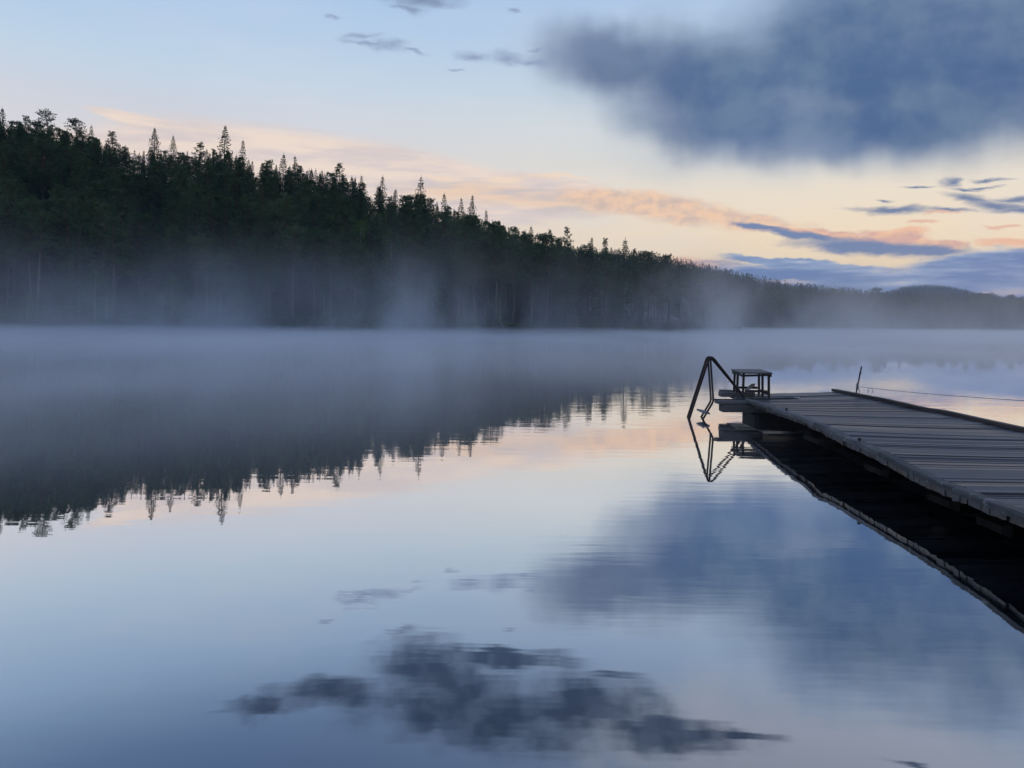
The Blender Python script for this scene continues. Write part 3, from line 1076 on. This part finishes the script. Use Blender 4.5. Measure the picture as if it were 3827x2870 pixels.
# which trees show largest from the lake: coarse depth sorting on direction cells
order = sorted(range(len(trees)), key=lambda k: trees[k]['y'])
GX, GY = 420, 140
grid = np.zeros((GY, GX), np.int8)
for k in order:
    tr_ = trees[k]
    t, H, y = tr_['x'] / tr_['y'], tr_['H'], tr_['y']
    half = {'pine': 1.9, 'spruce': 1.5, 'birch': 1.3}[tr_['kind']] * H / 12 * tr_['wide'] / y
    e0 = (tr_['z'] - EYE) / y
    e1 = (tr_['z'] + H - EYE) / y
    x0, x1 = [int((q_ + .68) / 1.36 * GX) for q_ in (t - half, t + half)]
    y0, y1 = [int((q_ + .02) / .32 * GY) for q_ in (e0 + (e1 - e0) * .3, e1)]
    x0, x1, y0, y1 = max(x0, 0), min(x1, GX - 1), max(y0, 0), min(y1, GY - 1)
    if x1 < 0 or x0 >= GX or x1 < x0 or y1 < y0:
        tr_['seen'] = 0
        continue
    sub = grid[y0:y1 + 1, x0:x1 + 1]
    tr_['seen'] = int((sub < 2).sum())
    sub += (sub < 100).astype(np.int8)

single, mass = [], []
cap = {'pine': 285, 'spruce': 220, 'birch': 60}
for kind_ in cap:
    lst = sorted([q_ for q_ in trees if q_['kind'] == kind_], key=lambda q_: (not q_['fixed'], -q_['seen']))
    for n_, q_ in enumerate(lst):
        if n_ < cap[kind_] and (q_['seen'] > 0 or q_['fixed']):
            single.append(q_)
        elif q_['seen'] > 0 or q_['x'] / q_['y'] < -.6 or q_['x'] / q_['y'] > .6 or True:
            mass.append(q_)

ZONE = {
    ('pine', 'front'): "tall pine with a long bare trunk standing in the front row on the misty shore",
    ('pine', 'slope'): "dark green pine packed in the dense wood on the slope behind the shore row",
    ('pine', 'strip'): "small pine in the low strip of trees on the distant shore beyond the jetty",
    ('spruce', 'front'): "dark spruce standing at the water's edge among the front row of pine trunks",
    ('spruce', 'slope'): "dark pointed spruce in the dense wood on the slope behind the shore row",
    ('spruce', 'strip'): "small dark spruce in the low strip of trees on the distant shore beyond the jetty",
    ('birch', 'front'): "light green leafy birch low on the misty shore in front of pine trunks",
    ('birch', 'slope'): "light green birch crown showing between dark conifers up on the slope",
    ('birch', 'strip'): "light green birch in the low strip of trees on the distant shore",
}
GROUPN = {'front': "trees in the front row on the near wooded shore", 'slope': "trees on the wooded slope", 'strip': "trees on the distant low shore"}
for q_ in single:
    nm = {'pine': 'pine_tree', 'spruce': 'spruce_tree', 'birch': 'birch_tree'}[q_['kind']]
    root = empty(nm, (q_['x'], q_['y'], q_['z']), q_['rz'])
    s = q_['H'] / PROTO_H[q_['kind']]
    w_ = s * q_['wide'] * (1.15 if s < .8 else 1.0)
    root.scale = (w_, w_, s)
    root.rotation_euler = (rng.normal(0, .018), rng.normal(0, .018), q_['rz'])
    cm, tm = PMESH[q_['kind'], q_['proto']]
    a_ = link("crown", cm, None, root)
    b_ = link("trunk", tm, None, root)
    t = q_['x'] / q_['y']
    d = q_['y'] - float(shore_y(q_['x']))
    zone = 'strip' if t > .3 else ('front' if d < 8 else 'slope')
    if q_['note']:
        tag(root, q_['note'], {'pine': 'pine tree', 'spruce': 'spruce tree', 'birch': 'birch tree'}[q_['kind']], "trees standing out on the skyline")
    else:
        tag(root, ZONE[q_['kind'], zone], {'pine': 'pine tree', 'spruce': 'spruce tree', 'birch': 'birch tree'}[q_['kind']],
            q_['kind'] + " " + GROUPN[zone])

# the rest of the wood as one mass (needles and trunks)
for part_i, (nm, want) in enumerate((("forest", ('pine', 'spruce', 'birch')),)):
    V, Q, MI, n0 = [], [], [], 0
    mats = [M_PINE, M_SPRUCE, M_BIRCH, M_BARK, M_BARK_SPRUCE, M_BARK_BIRCH]
    for q_ in mass:
        s = q_['H'] / PROTO_H[q_['kind']]
        ca, sa = math.cos(q_['rz']), math.sin(q_['rz'])
        ki = {'pine': 0, 'spruce': 1, 'birch': 2}[q_['kind']]
        for p_i in (0, 1):
            v, f = PROTO[q_['kind']][q_['proto']][p_i]
            w_ = s * q_['wide']
            vx = (v[:, 0] * ca - v[:, 1] * sa) * w_ + q_['x']
            vy = (v[:, 0] * sa + v[:, 1] * ca) * w_ + q_['y']
            V.append(np.stack([vx, vy, v[:, 2] * s + q_['z']], 1))
            Q.append(f + n0)
            MI.append(np.full(len(f), ki + 3 * p_i, np.int32))
            n0 += len(v)
    me = mesh_np("forest", np.concatenate(V), np.concatenate(Q))
    for m_ in mats:
        me.materials.append(m_)
    me.polygons.foreach_set("material_index", np.concatenate(MI))
    tag(link("forest", me), kind="stuff")
print("TREES", len(trees), "single", len(single), "mass", len(mass))


# far wooded ridge and mountain: countless tiny trees
def tiny_trees(n, place, h, rg):
    """small ragged cones of needle faces; place(n) gives x, y, z"""
    x, y, z = place(n)
    V, n0 = [], 0
    H = h * rg.uniform(.6, 1.35, len(x))
    lay = 16
    P, D, L, Wd = [], [], [], []
    for k in range(lay):
        t = (k + rg.uniform(0, 1, len(x))) / lay
        a = rg.uniform(0, 6.283, len(x))
        r = .17 * H * (1 - t) ** .8 * rg.uniform(.4, 1.1, len(x))
        p = np.stack([x + np.cos(a) * r * .3, y + np.sin(a) * r * .3, z + H * (.15 + .83 * t)], 1)
        P.append(p)
        D.append(np.stack([np.cos(a), np.sin(a), np.full(len(x), .15)], 1) + np.stack([np.zeros(len(x)), np.zeros(len(x)), t * .8], 1))
        L.append(r * 1.0 + .08 * H)
        Wd.append(.13 * H * (1.1 - t))
    P.append(np.stack([x, y, z + H * .80], 1))
    D.append(np.stack([rg.normal(0, .1, len(x)), rg.normal(0, .1, len(x)), np.ones(len(x))], 1))
    L.append(.24 * H)
    Wd.append(.06 * H)
    return sprays(np.concatenate(P), np.concatenate(D), np.concatenate(L), np.concatenate(Wd), rg)


def place_far(n):
    t = rng.uniform(.02, .80, n)
    y = rng.uniform(400, 780, n)
    return t * y, y, ground_z(t * y, y)


def place_mtn(n):
    t = rng.uniform(.45, .70, n)
    y = rng.uniform(2550, 3050, n)
    return t * y, y, mountain_z(t, y)


v1, q1 = tiny_trees(9000, place_far, 8.0, rng)
tag(link("distant_forest", mesh_np("distant_forest", v1, q1), M_FAR), kind="stuff")
v1, q1 = tiny_trees(6000, place_mtn, 11.0, rng)
tag(link("mountain_forest", mesh_np("mountain_forest", v1, q1), M_FAR), kind="stuff")

# low undergrowth on the bank, an uneven dark fringe along the waterline
P_, D_, L_, W_ = [], [], [], []
for k in range(2200):
    x = rng.uniform(-100, 60) if k % 3 else rng.uniform(40, 190)
    y = float(shore_y(x)) + abs(rng.normal(0, 2.2)) + .25
    z = float(ground_z(x, y))
    h = rng.uniform(.25, .75) * (1.9 if rng.random() < .12 else 1)
    m_ = 22
    a = rng.uniform(0, 6.283, m_)
    r = np.sqrt(rng.uniform(0, 1, m_)) * h * .8
    P_.append(np.stack([x + np.cos(a) * r, y + np.sin(a) * r, z + rng.uniform(0, .6, m_) * h * (1 - r / h)], 1))
    D_.append(np.stack([np.cos(a) * .6, np.sin(a) * .6, rng.uniform(.2, 1.2, m_)], 1))
    L_.append(rng.uniform(.25, .5, m_) * h + .08)
    W_.append(rng.uniform(.10, .22, m_) * h + .03)
v1, q1 = sprays(np.concatenate(P_), np.concatenate(D_), np.concatenate(L_), np.concatenate(W_), rng)
tag(link("undergrowth", mesh_np("undergrowth", v1, q1), M_PINE), kind="stuff")

# shoreline stones
rock_meshes = []
for k in range(4):
    bm = bmesh.new()
    bmesh.ops.create_icosphere(bm, subdivisions=2, radius=1.0)
    for v_ in bm.verts:
        nrm = v_.co.copy()
        f = 1 + .22 * math.sin(nrm.x * 3.1 + k) * math.cos(nrm.y * 2.7 - k) + .12 * math.sin(nrm.z * 5 + k * 2)
        v_.co = Vector((nrm.x * f * 1.2, nrm.y * f * .9, nrm.z * f * .6))
    me = bpy.data.meshes.new("rock")
    bm.to_mesh(me)
    bm.free()
    me.materials.append(M_ROCK)
    rock_meshes.append(me)
for k in range(90):
    x = rng.uniform(-76, 38)
    y = float(shore_y(x)) + rng.uniform(-.9, .7)
    o = link("rock", rock_meshes[k % 4])
    s = rng.uniform(.16, .42)
    o.location = (x, y, max(0.0, float(ground_z(x, y))) + s * .1)
    o.scale = (s, s, s * rng.uniform(.7, 1.1))
    o.rotation_euler = (rng.normal(0, .1), rng.normal(0, .1), rng.uniform(0, 6.28))
    tag(o, "pale grey stone lying at the waterline below the misty wood", "rock", "stones along the far waterline")

# leaning dead trunks by the water
for (x, y, lean, H, lab) in [(-1.0, 108.5, -.50, 7.0, "thin bleached dead trunk leaning steeply among the shore pines"),
                             (31.5, 126.0, .28, 6.5, "pale dead trunk leaning outward near the end of the wooded point")]:
    b = MB()
    z = float(ground_z(x, y))
    pts_ = [Vector((math.sin(lean) * H * s + .12 * math.sin(s * 4), 0, math.cos(lean) * H * s)) for s in np.linspace(0, 1, 9)]
    b.tube(pts_, [.085 * (1 - s * .75) for s in np.linspace(0, 1, 9)], 7)
    for s in (.45, .6, .75, .88):
        p = Vector((math.sin(lean) * H * s, 0, math.cos(lean) * H * s))
        b.tube([p, p + Vector((rng.uniform(-.5, .5), rng.uniform(-.4, .4), .2))], [.018, .005], 5)
    o = b.build("dead_trunk", M_DEADWOOD)
    o.location = (x, y, z - .1)
    tag(o, lab, "dead tree")

# ------------------------------------------------------------------ jetty
ZL = np.array([(1, .39), (3, .39), (4.98, .385), (5.38, .371), (5.59, .367), (6.06, .357), (6.63, .363), (6.95, .379), (7.5, .397), (8.15, .404), (8.64, .42), (8.86, .446), (9.2, .428), (9.64, .43),
               (10.57, .413), (11.8, .372), (12.63, .35), (14.4, .345)])
ZR = np.array([(1, .37), (9.3, .372), (10.2, .376), (10.8, .384), (11.3, .366), (11.7, .377), (12.3, .388), (13.2, .38), (14.6, .37)])
WL = np.array([(1, 0), (5.0, 0), (5.6, .012), (6.3, -.006), (7.4, .01), (8.5, -.012), (9.0, -.028), (9.5, .012), (10.5, -.008), (11.6, .012), (12.6, 0), (14.6, 0)])


def xl(D):
    return 2.982 + .0691 * D + float(np.interp(D, WL[:, 0], WL[:, 1]))


def xr(D):
    return 6.449 - .027 * D + .015 * math.sin(D * 1.9)


def zl(D):
    return float(np.interp(D, ZL[:, 0], ZL[:, 1]))


def zr(D):
    return float(np.interp(D, ZR[:, 0], ZR[:, 1]))


KH = .048          # kerb height over the deck
PT = .052          # plank thickness
jetty = empty("jetty", (0, 0, 0))
tag(jetty, "long weathered grey plank jetty with wavy pale kerb reaching over still water", "jetty")


def skew(D):
    return .10 * max(0.0, min(1.0, (D - 8.5) / 5.0))


b = MB()
D = 1.0
DEND = 14.12
while D < DEND:
    pitch = .1065 * rng.uniform(.84, 1.18)
    w = pitch - .006 - abs(rng.normal(0, .0012))
    j0, j1 = rng.normal(0, .004), rng.normal(0, .006)
    dz, tw = rng.normal(0, .0022), rng.normal(0, .0030)
    def pt(f, s, dz_=0.0):
        # f: 0 left .. 1 right, s: offset along the jetty
        x0, x1 = xl(D + s) + .004 + j0, xr(D + s) - .002 + j1
        x = x0 + (x1 - x0) * f
        sag = -.012 * math.sin(math.pi * f)
        return (x, D + s + skew(D) * (x - 3.9), zl(D + s) * (1 - f) + zr(D + s) * f - KH - .002 + dz + sag + dz_)
    rings = []
    for f in (0, .2, .4, .6, .8, 1.0):
        a0 = pt(f, 0, -PT + tw)
        a1 = pt(f, w, -PT - tw)
        a2 = pt(f, w, -tw - .004)
        a2b = pt(f, w - .008, -tw)
        a3b = pt(f, .008, tw)
        a3 = pt(f, 0, tw - .004)
        rings.append([a0, a1, a2, a2b, a3b, a3])
    b.sweep(rings, float(np.clip(rng.normal(.5, .22), 0, 1.1)))
    D += pitch
b.build("deck", M_DECK, jetty)

# left kerb: pale boards laid end to end along the edge
b = MB()
D = 1.0
joints = [1.0, 3.4, 5.85, 7.25, 9.02, 10.9, 12.62]
for a, c in zip(joints[:-1], joints[1:]):
    rings = []
    n = max(4, int((c - a) / .12))
    off = rng.normal(0, .008)
    for k in range(n + 1):
        d = a + .004 + (c - a - .008) * k / n
        x0, z = xl(d) - .022 + off, zl(d)
        wv = .004 * math.sin(d * 9)
        rings.append([(x0, d, z - KH), (x0 + .100, d, z - KH), (x0 + .100, d, z - .012), (x0 + .090, d, z + wv), (x0 + .012, d, z + wv), (x0, d, z - .010)])
    b.sweep(rings, rng.uniform(.35, .75))
kl = b.build("kerb", M_KERB, jetty)
tag(kl, "pale worn wavy kerb along the open side of the jetty")
b = MB()
for a, c in zip([1.0, 4.4, 8.2, 11.25], [4.4, 8.2, 11.25, 14.22]):
    rings = []
    n = max(4, int((c - a) / .2))
    for k in range(n + 1):
        d = a + .004 + (c - a - .008) * k / n
        x0, z = xr(d) - .075, zr(d)
        yy = d + skew(d) * (x0 - 3.9)
        rings.append([(x0, yy, z - KH), (x0 + .085, yy, z - KH), (x0 + .085, yy, z), (x0, yy, z)])
    b.sweep(rings, rng.uniform(.3, .7))
kr = b.build("kerb", M_KERB_R, jetty)
tag(kr, "dark brown kerb along the rope side of the jetty")
# stringers below the planks, set back from the edges
for f, dx in ((0, 1.0), (.5, 0), (1, -.5)):
    b = MB()
    rings = []
    for k in range(46):
        d = 1.0 + (14.05 - 1.0) * k / 45
        x0 = xl(d) * (1 - f) + xr(d) * f + dx
        z = zl(d) * (1 - f) + zr(d) * f - KH - PT - .018
        rings.append([(x0 - .035, d, z - .12), (x0 + .035, d, z - .12), (x0 + .035, d, z), (x0 - .035, d, z)])
    b.sweep(rings, .3)
    b.build("stringer", M_FLOAT, jetty)
# floats: blocks across the jetty at the water line
for d, wdt in ((12.75, .75), (10.6, .6), (8.45, .5), (6.98, .45), (6.15, .42), (5.4, .42), (4.3, .45), (2.8, .45)):
    b = MB()
    x0, x1 = xl(d) + .42, xr(d) - .3
    if d > 12:
        x0 = 3.93
    z1 = .055 if d < 12 else .13
    rings = []
    for x_, c_ in ((x0, .05), (x0 + .06, .0), (x1 - .06, .0), (x1, .05)):
        rings.append([(x_, d - wdt / 2 + c_, -.25), (x_, d + wdt / 2 - c_, -.25), (x_, d + wdt / 2 - c_, z1 - c_ * .5), (x_, d - wdt / 2 + c_, z1 - c_ * .5)])
    b.sweep(rings, .5)
    b.build("float", M_FLOAT, jetty)
    b = MB()
    for xx in (x0 + .9, (x0 + x1) / 2, x1 - .4):
        b.box((xx - .05, d - wdt * .3, z1 - .003), (xx + .05, d + wdt * .3, zl(d) - KH - PT - .135))
    b.build("float_block", M_FLOAT, jetty)
# end beams that carry the ladder
b = MB()
b.box((3.40, 12.36, .155), (4.05, 12.60, .275), .45)
b.build("beam", M_BEAM, jetty, .006)
b = MB()
b.box((3.33, 12.40, .283), (3.92, 12.62, .330), .6)
b.build("platform_board", M_BEAM, jetty, .005)
b = MB()
b.box((3.74, 13.72, .270), (4.35, 13.90, .350), .65)
b.build("platform_board", M_BEAM, jetty, .005)
b = MB()
b.prism([(3.80, 13.95, .262), (4.02, 13.93, .262), (4.02, 14.06, .262), (3.80, 14.09, .262)],
        [(3.80, 13.95, .372), (4.02, 13.93, .372), (4.02, 14.06, .372), (3.80, 14.09, .372)], .6)
b.build("platform_board", M_BEAM, jetty, .005)
# mooring knobs on the pale kerb
for (x, d) in ((3.705, 10.35), (3.545, 7.82)):
    b = MB()
    z = zl(d) + .002
    b.tube([(x, d, z - .012), (x, d, z + .018)], .010, 10)
    b.tube([(x, d, z + .016), (x, d, z + .022), (x, d, z + .032), (x, d, z + .036)], [.013, .021, .019, .006], 12)
    k = b.build("mooring_knob", M_IRON, jetty)

# ------------------------------------------------------------------ bathing ladder
ladder = empty("bathing_ladder", (3.3, 12.8, 0))
tag(ladder, "dark brown bent tube bathing ladder standing at the jetty corner in water", "ladder")


def lad(name, pts_, r, mat=M_PAINT, rad=.12):
    b = MB()
    b.tube([Vector(p) - Vector((3.3, 12.8, 0)) for p in arc(pts_, rad, 8)], r, 12)
    return b.build(name, mat, ladder)


TR = .0185
lad("handrail", [(3.86, 12.66, .27), (3.86, 12.66, .345), (3.268, 12.65, 1.075), (2.945, 12.65, .054), (2.86, 12.65, -.25)], TR)
lad("handrail", [(3.955, 13.0, .27), (3.955, 13.0, .32), (3.318, 13.0, 1.062), (2.995, 13.0, .03), (2.90, 13.0, -.28)], TR)
lad("stringer", [(3.270, 12.65, 1.0), (3.325, 12.65, .300), (3.172, 12.65, .035), (2.98, 12.65, -.30)], TR * .9, rad=.05)
lad("stringer", [(3.320, 13.0, .985), (3.376, 13.0, .275), (3.226, 13.0, .02), (3.03, 13.0, -.32)], TR * .9, rad=.05)
for z, dx in ((.115, 0), (-.12, -.14)):
    b = MB()
    c = Vector((3.205 + dx, 12.83, z)) - Vector((3.3, 12.8, 0))
    b.prism([c + Vector((-.065, -.21, -.008)), c + Vector((.055, -.21, -.030)), c + Vector((.055, .21, -.030)), c + Vector((-.065, .21, -.008))],
            [c + Vector((-.060, -.21, .022)), c + Vector((.060, -.21, .000)), c + Vector((.060, .21, .000)), c + Vector((-.060, .21, .022))])
    b.build("step", M_STEP, ladder, .004)
b = MB()
b.box((3.30 - 3.3, 12.60 - 12.8, .331), (3.92 - 3.3, 12.66 - 12.8, .343))
b.build("mounting_plate", M_IRON, ladder)

# ------------------------------------------------------------------ wooden stool-bench
bench = empty("wooden_bench", (4.25, 13.68, .30))
tag(bench, "small dark wooden six-legged bench with slatted top at the jetty end", "bench")
BO = Vector((4.25, 13.68, .30))


def deck_z(x, d):
    f = (x - xl(d)) / (xr(d) - xl(d))
    return zl(d) * (1 - f) + zr(d) * f - KH - .002 - .012 * math.sin(math.pi * max(0, min(1, f)))


LEG = {('l', 0): (4.016, 13.30), ('r', 0): (4.442, 13.28), ('l', 1): (4.047, 13.75), ('r', 1): (4.480, 13.73), ('l', 2): (4.073, 14.03), ('r', 2): (4.506, 14.01)}
TOP = .748
for (sd_, n_), (x, d) in LEG.items():
    b = MB()
    sx = -.012 if sd_ == 'l' else .006
    base = max(deck_z(x + sx, d) - .003, .285)
    b.bar(Vector((x + sx, d, base)) - BO, Vector((x, d, TOP - .027)) - BO, .036, .036, (0, 1, 0), rng.uniform(.2, .8))
    b.build("leg", M_BENCH, bench, .003)
for n_ in (0, 2):
    b = MB()
    p, q = LEG['l', n_], LEG['r', n_]
    b.bar(Vector((p[0] + .023, p[1], .415)) - BO, Vector((q[0] - .023, q[1], .415)) - BO, .028, .042, t=.5)
    b.build("stretcher", M_BENCH, bench, .003)
for sd_ in 'lr':
    b = MB()
    for n_ in (0, 1):
        p, q = LEG[sd_, n_], LEG[sd_, n_ + 1]
        b.bar(Vector((p[0], p[1] + .023, .375)) - BO, Vector((q[0], q[1] - .023, .375)) - BO, .026, .045, t=.4)
    b.build("side_rail", M_BENCH, bench, .003)
    b = MB()
    p, q = LEG[sd_, 0], LEG[sd_, 2]
    sx = -.033 if sd_ == 'l' else .033
    b.bar(Vector((p[0] + sx, p[1] - .03, TOP - .065)) - BO, Vector((q[0] + sx, q[1] + .03, TOP - .046)) - BO, .02, .036, t=.4)
    b.build("apron", M_BENCH, bench, .002)
for n_ in (0, 2):
    b = MB()
    p, q = LEG['l', n_], LEG['r', n_]
    dd = -.034 if n_ == 0 else .034
    b.bar(Vector((p[0] - .04, p[1] + dd, TOP - .065)) - BO, Vector((q[0] + .04, q[1] + dd, TOP - .046)) - BO, .02, .036, t=.4)
    b.build("apron", M_BENCH, bench, .002)
b = MB()
for k in range(6):
    a0, a1 = k / 6 + .008, (k + 1) / 6 - .008
    def sp(a, c):
        l0, r0, l2, r2 = LEG['l', 0], LEG['r', 0], LEG['l', 2], LEG['r', 2]
        y = (l0[1] - .06) * (1 - a) + (l2[1] + .06) * a
        xa, xb = (l0[0] - .055) * (1 - a) + (l2[0] - .055) * a, (r0[0] + .055) * (1 - a) + (r2[0] + .055) * a
        return Vector((xa * (1 - c) + xb * c, y, 0))
    zz = TOP - .026 + rng.normal(0, .002)
    ring = [sp(a0, 0), sp(a0, 1), sp(a1, 1), sp(a1, 0)]
    b.prism([r_ + Vector((0, 0, zz)) - BO for r_ in ring], [r_ + Vector((0, 0, zz + .023)) - BO for r_ in ring], rng.uniform(.25, .85))
b.build("seat", M_SLAT, bench, .003)

# a loose offcut lying on the bench stretchers
b = MB()
b.bar((-.02, -.40, -.004), (.02, .40, .020), .075, .02, t=.6)
o = b.build("loose_board", M_PALEWOOD, None, .003)
o.location = (4.24, 13.655, .448)
o.rotation_euler = (R(1.0), 0, R(-22))
tag(o, "loose pale wooden board lying across the lower stretchers of the bench", "board")
b = MB()
b.prism([(-.055, -.012, 0), (.06, -.012, .0), (.075, -.012, .055), (.052, -.012, .062)], [(-.055, .012, 0), (.06, .012, .0), (.075, .012, .055), (.052, .012, .062)], .5)
o = b.build("wood_scrap", M_PALEWOOD, None, .002)
o.location = (4.235, 13.60, .4645)
o.rotation_euler = (0, 0, R(8))
tag(o, "small wedge of scrap wood resting on the loose board under the bench", "wood scrap")

# ------------------------------------------------------------------ cable on the deck
cab = empty("cable", (4.5, 13.2, .30))
tag(cab, "thin black cable with a white plug lying across the deck by the bench", "cable")
CO = Vector((4.5, 13.2, .30))
cp = [(3.97, 13.02), (4.15, 13.06), (4.35, 13.10), (4.52, 13.14), (4.67, 13.20), (4.80, 13.20), (4.90, 13.16), (4.80, 13.10), (4.6, 13.07), (4.36, 13.04), (4.12, 12.99)]
fine = []
for a, c in zip(cp[:-1], cp[1:]):
    for k in range(4):
        s = k / 4
        fine.append((a[0] * (1 - s) + c[0] * s, a[1] * (1 - s) + c[1] * s))
fine.append(cp[-1])
b = MB()
b.tube([Vector((x, d, deck_z(x, d) + .011 + .003 * math.sin(i_ * 1.1))) - CO for i_, (x, d) in enumerate(fine)], .0075, 8)
b.build("cord", M_CABLE, cab)
b = MB()
b.tube([Vector((4.865, 13.205, deck_z(4.865, 13.2) + .018)) - CO, Vector((4.90, 13.185, deck_z(4.9, 13.2) + .018)) - CO, Vector((4.935, 13.165, deck_z(4.93, 13.2) + .018)) - CO], [.012, .016, .010], 10)
b.build("plug", M_WHITE, cab)

# ------------------------------------------------------------------ rope posts and rope
for (x, d, ztop, lean, lab) in ((6.105, 13.62, .84, .095, "thin leaning dark iron post with a rope tied at its foot, jetty corner"),
                                (6.285, 7.6, .95, .02, "thin upright dark iron post holding the near end of the rope")):
    p = empty("rope_post", (x, d, 0))
    tag(p, lab, "post", "posts of the rope along the jetty")
    b = MB()
    b.tube([(-lean * .75, 0, -.35), (0, 0, .36), (lean, 0, ztop)], .0125, 10)
    b.build("rod", M_IRON, p)
    b = MB()
    zc = ztop - .14
    b.tube([(lean * (zc - .36) / (ztop - .36), 0, zc), (lean * (zc + .03 - .36) / (ztop - .36), 0, zc + .03)], .0165, 10)
    b.build("collar", M_IRON, p)
rope = empty("rope", (6.12, 13.6, .46))
tag(rope, "thin grey rope strung from the leaning post along the jetty, ends dangling", "rope")
RO = Vector((6.12, 13.6, .46))
P0, P1 = Vector((6.118, 13.60, .485)), Vector((6.288, 7.6, .80))
line = []
for k in range(31):
    s = k / 30
    p = P0.lerp(P1, s)
    p.z -= .10 * s * (1 - s) * 4 * .35
    line.append(p - RO)
b = MB()
b.tube(line, .0036, 8)
b.build("line", M_ROPE, rope)
b = MB()
kn = []
for k in range(40):
    a = k * .62
    kn.append(P0 - RO + Vector((.020 * math.cos(a), .020 * math.sin(a), -.05 + .0028 * k)))
b.tube(kn, .007, 8)
b.tube([P0 - RO + Vector((.02, 0, -.03)), P0 - RO + Vector((.035, -.02, -.07)), P0 - RO + Vector((.02, -.03, -.11))], .005, 8)
b.build("knot", M_ROPE, rope)
for s, dx, ln in ((.062, 0.0, .10), (.083, .01, .085)):
    p = P0.lerp(P1, s) - RO
    p.z -= .10 * s * (1 - s) * 4 * .35
    b = MB()
    b.tube([p, p + Vector((.012 + dx, -.01, -ln * .4)), p + Vector((dx, .0, -ln))], .004, 8)
    b.build("loose_end", M_ROPE, rope)

# ------------------------------------------------------------------ mist and haze
M_MIST, nt, out = new_mat("lake_mist")
geo = nt.new('ShaderNodeNewGeometry')
pos = geo.outputs['Position']
sp = nt.new('ShaderNodeSeparateXYZ')
nt.l.new(pos, sp.inputs[0])
X, Y, Z = sp.outputs
# low sheet over the water
sheet_n = nt.noise(nt.mapping(pos, scale=(.07, .05, .6)), 1.0, 2.0, 0.55)
sheet = nt.math('MULTIPLY', nt.smooth(Z, 0.0, 0.95, 1.0, 0.0), nt.smooth(sheet_n, 0.30, 0.68, 0.25, 1.75))
sheet = nt.math('MULTIPLY', sheet, nt.math('MAXIMUM', nt.smooth(Y, 14.0, 26.0, 0.10, 1.0), nt.smooth(X, 2.5, -4.0, 0.10, 1.25)))
# torn plumes that rise at a few places before the shore
where = None
for xc, wd, amp in ((-73, 20, .8), (-37, 14, 1.35), (-13, 24, .8), (27, 26, .8), (80, 50, .35)):
    w_ = nt.smooth(nt.math('ABSOLUTE', nt.math('SUBTRACT', X, float(xc))), float(wd), 0.0, 0.0, amp)
    where = w_ if where is None else nt.math('ADD', where, w_)
where = nt.math('ADD', where, 0.06)
pl_n = nt.noise(nt.mapping(pos, loc=(7.7, 0, 0), rot=(0, R(14), 0), scale=(.15, .04, .075)), 1.0, 5.0, 0.66)
hfall = nt.math('POWER', nt.smooth(Z, 0.0, 12.0, 1.0, 0.0, 'LINEAR'), 2.0)
pl = nt.math('MULTIPLY', nt.math('MULTIPLY', nt.smooth(pl_n, 0.38, 0.72), hfall), nt.math('MULTIPLY', where, nt.smooth(Y, 42.0, 78.0)))
dens = nt.math('ADD', nt.math('MULTIPLY', sheet, 0.042), nt.math('MULTIPLY', pl, 0.092))
vol = nt.new('ShaderNodeVolumePrincipled')
vol.inputs['Color'].default_value = (0.97, 0.98, 1.0, 1)
vol.inputs['Anisotropy'].default_value = 0.66
nt.put(vol.inputs['Density'], dens)
nt.l.new(vol.outputs[0], out.inputs['Volume'])
b = MB()
b.box((-130, 7, .015), (190, 172, 12.5))
mist = b.build("mist", M_MIST)
tag(mist, kind="stuff")

M_HAZE, nt, out = new_mat("evening_haze")
vol = nt.new('ShaderNodeVolumePrincipled')
vol.inputs['Color'].default_value = (0.36, 0.60, 1.0, 1)
vol.inputs['Density'].default_value = 0.00007
nt.l.new(vol.outputs[0], out.inputs['Volume'])
b = MB()
b.box((-5200, -5200, -3.3), (5200, 5200, 190))
tag(b.build("haze", M_HAZE), kind="stuff")
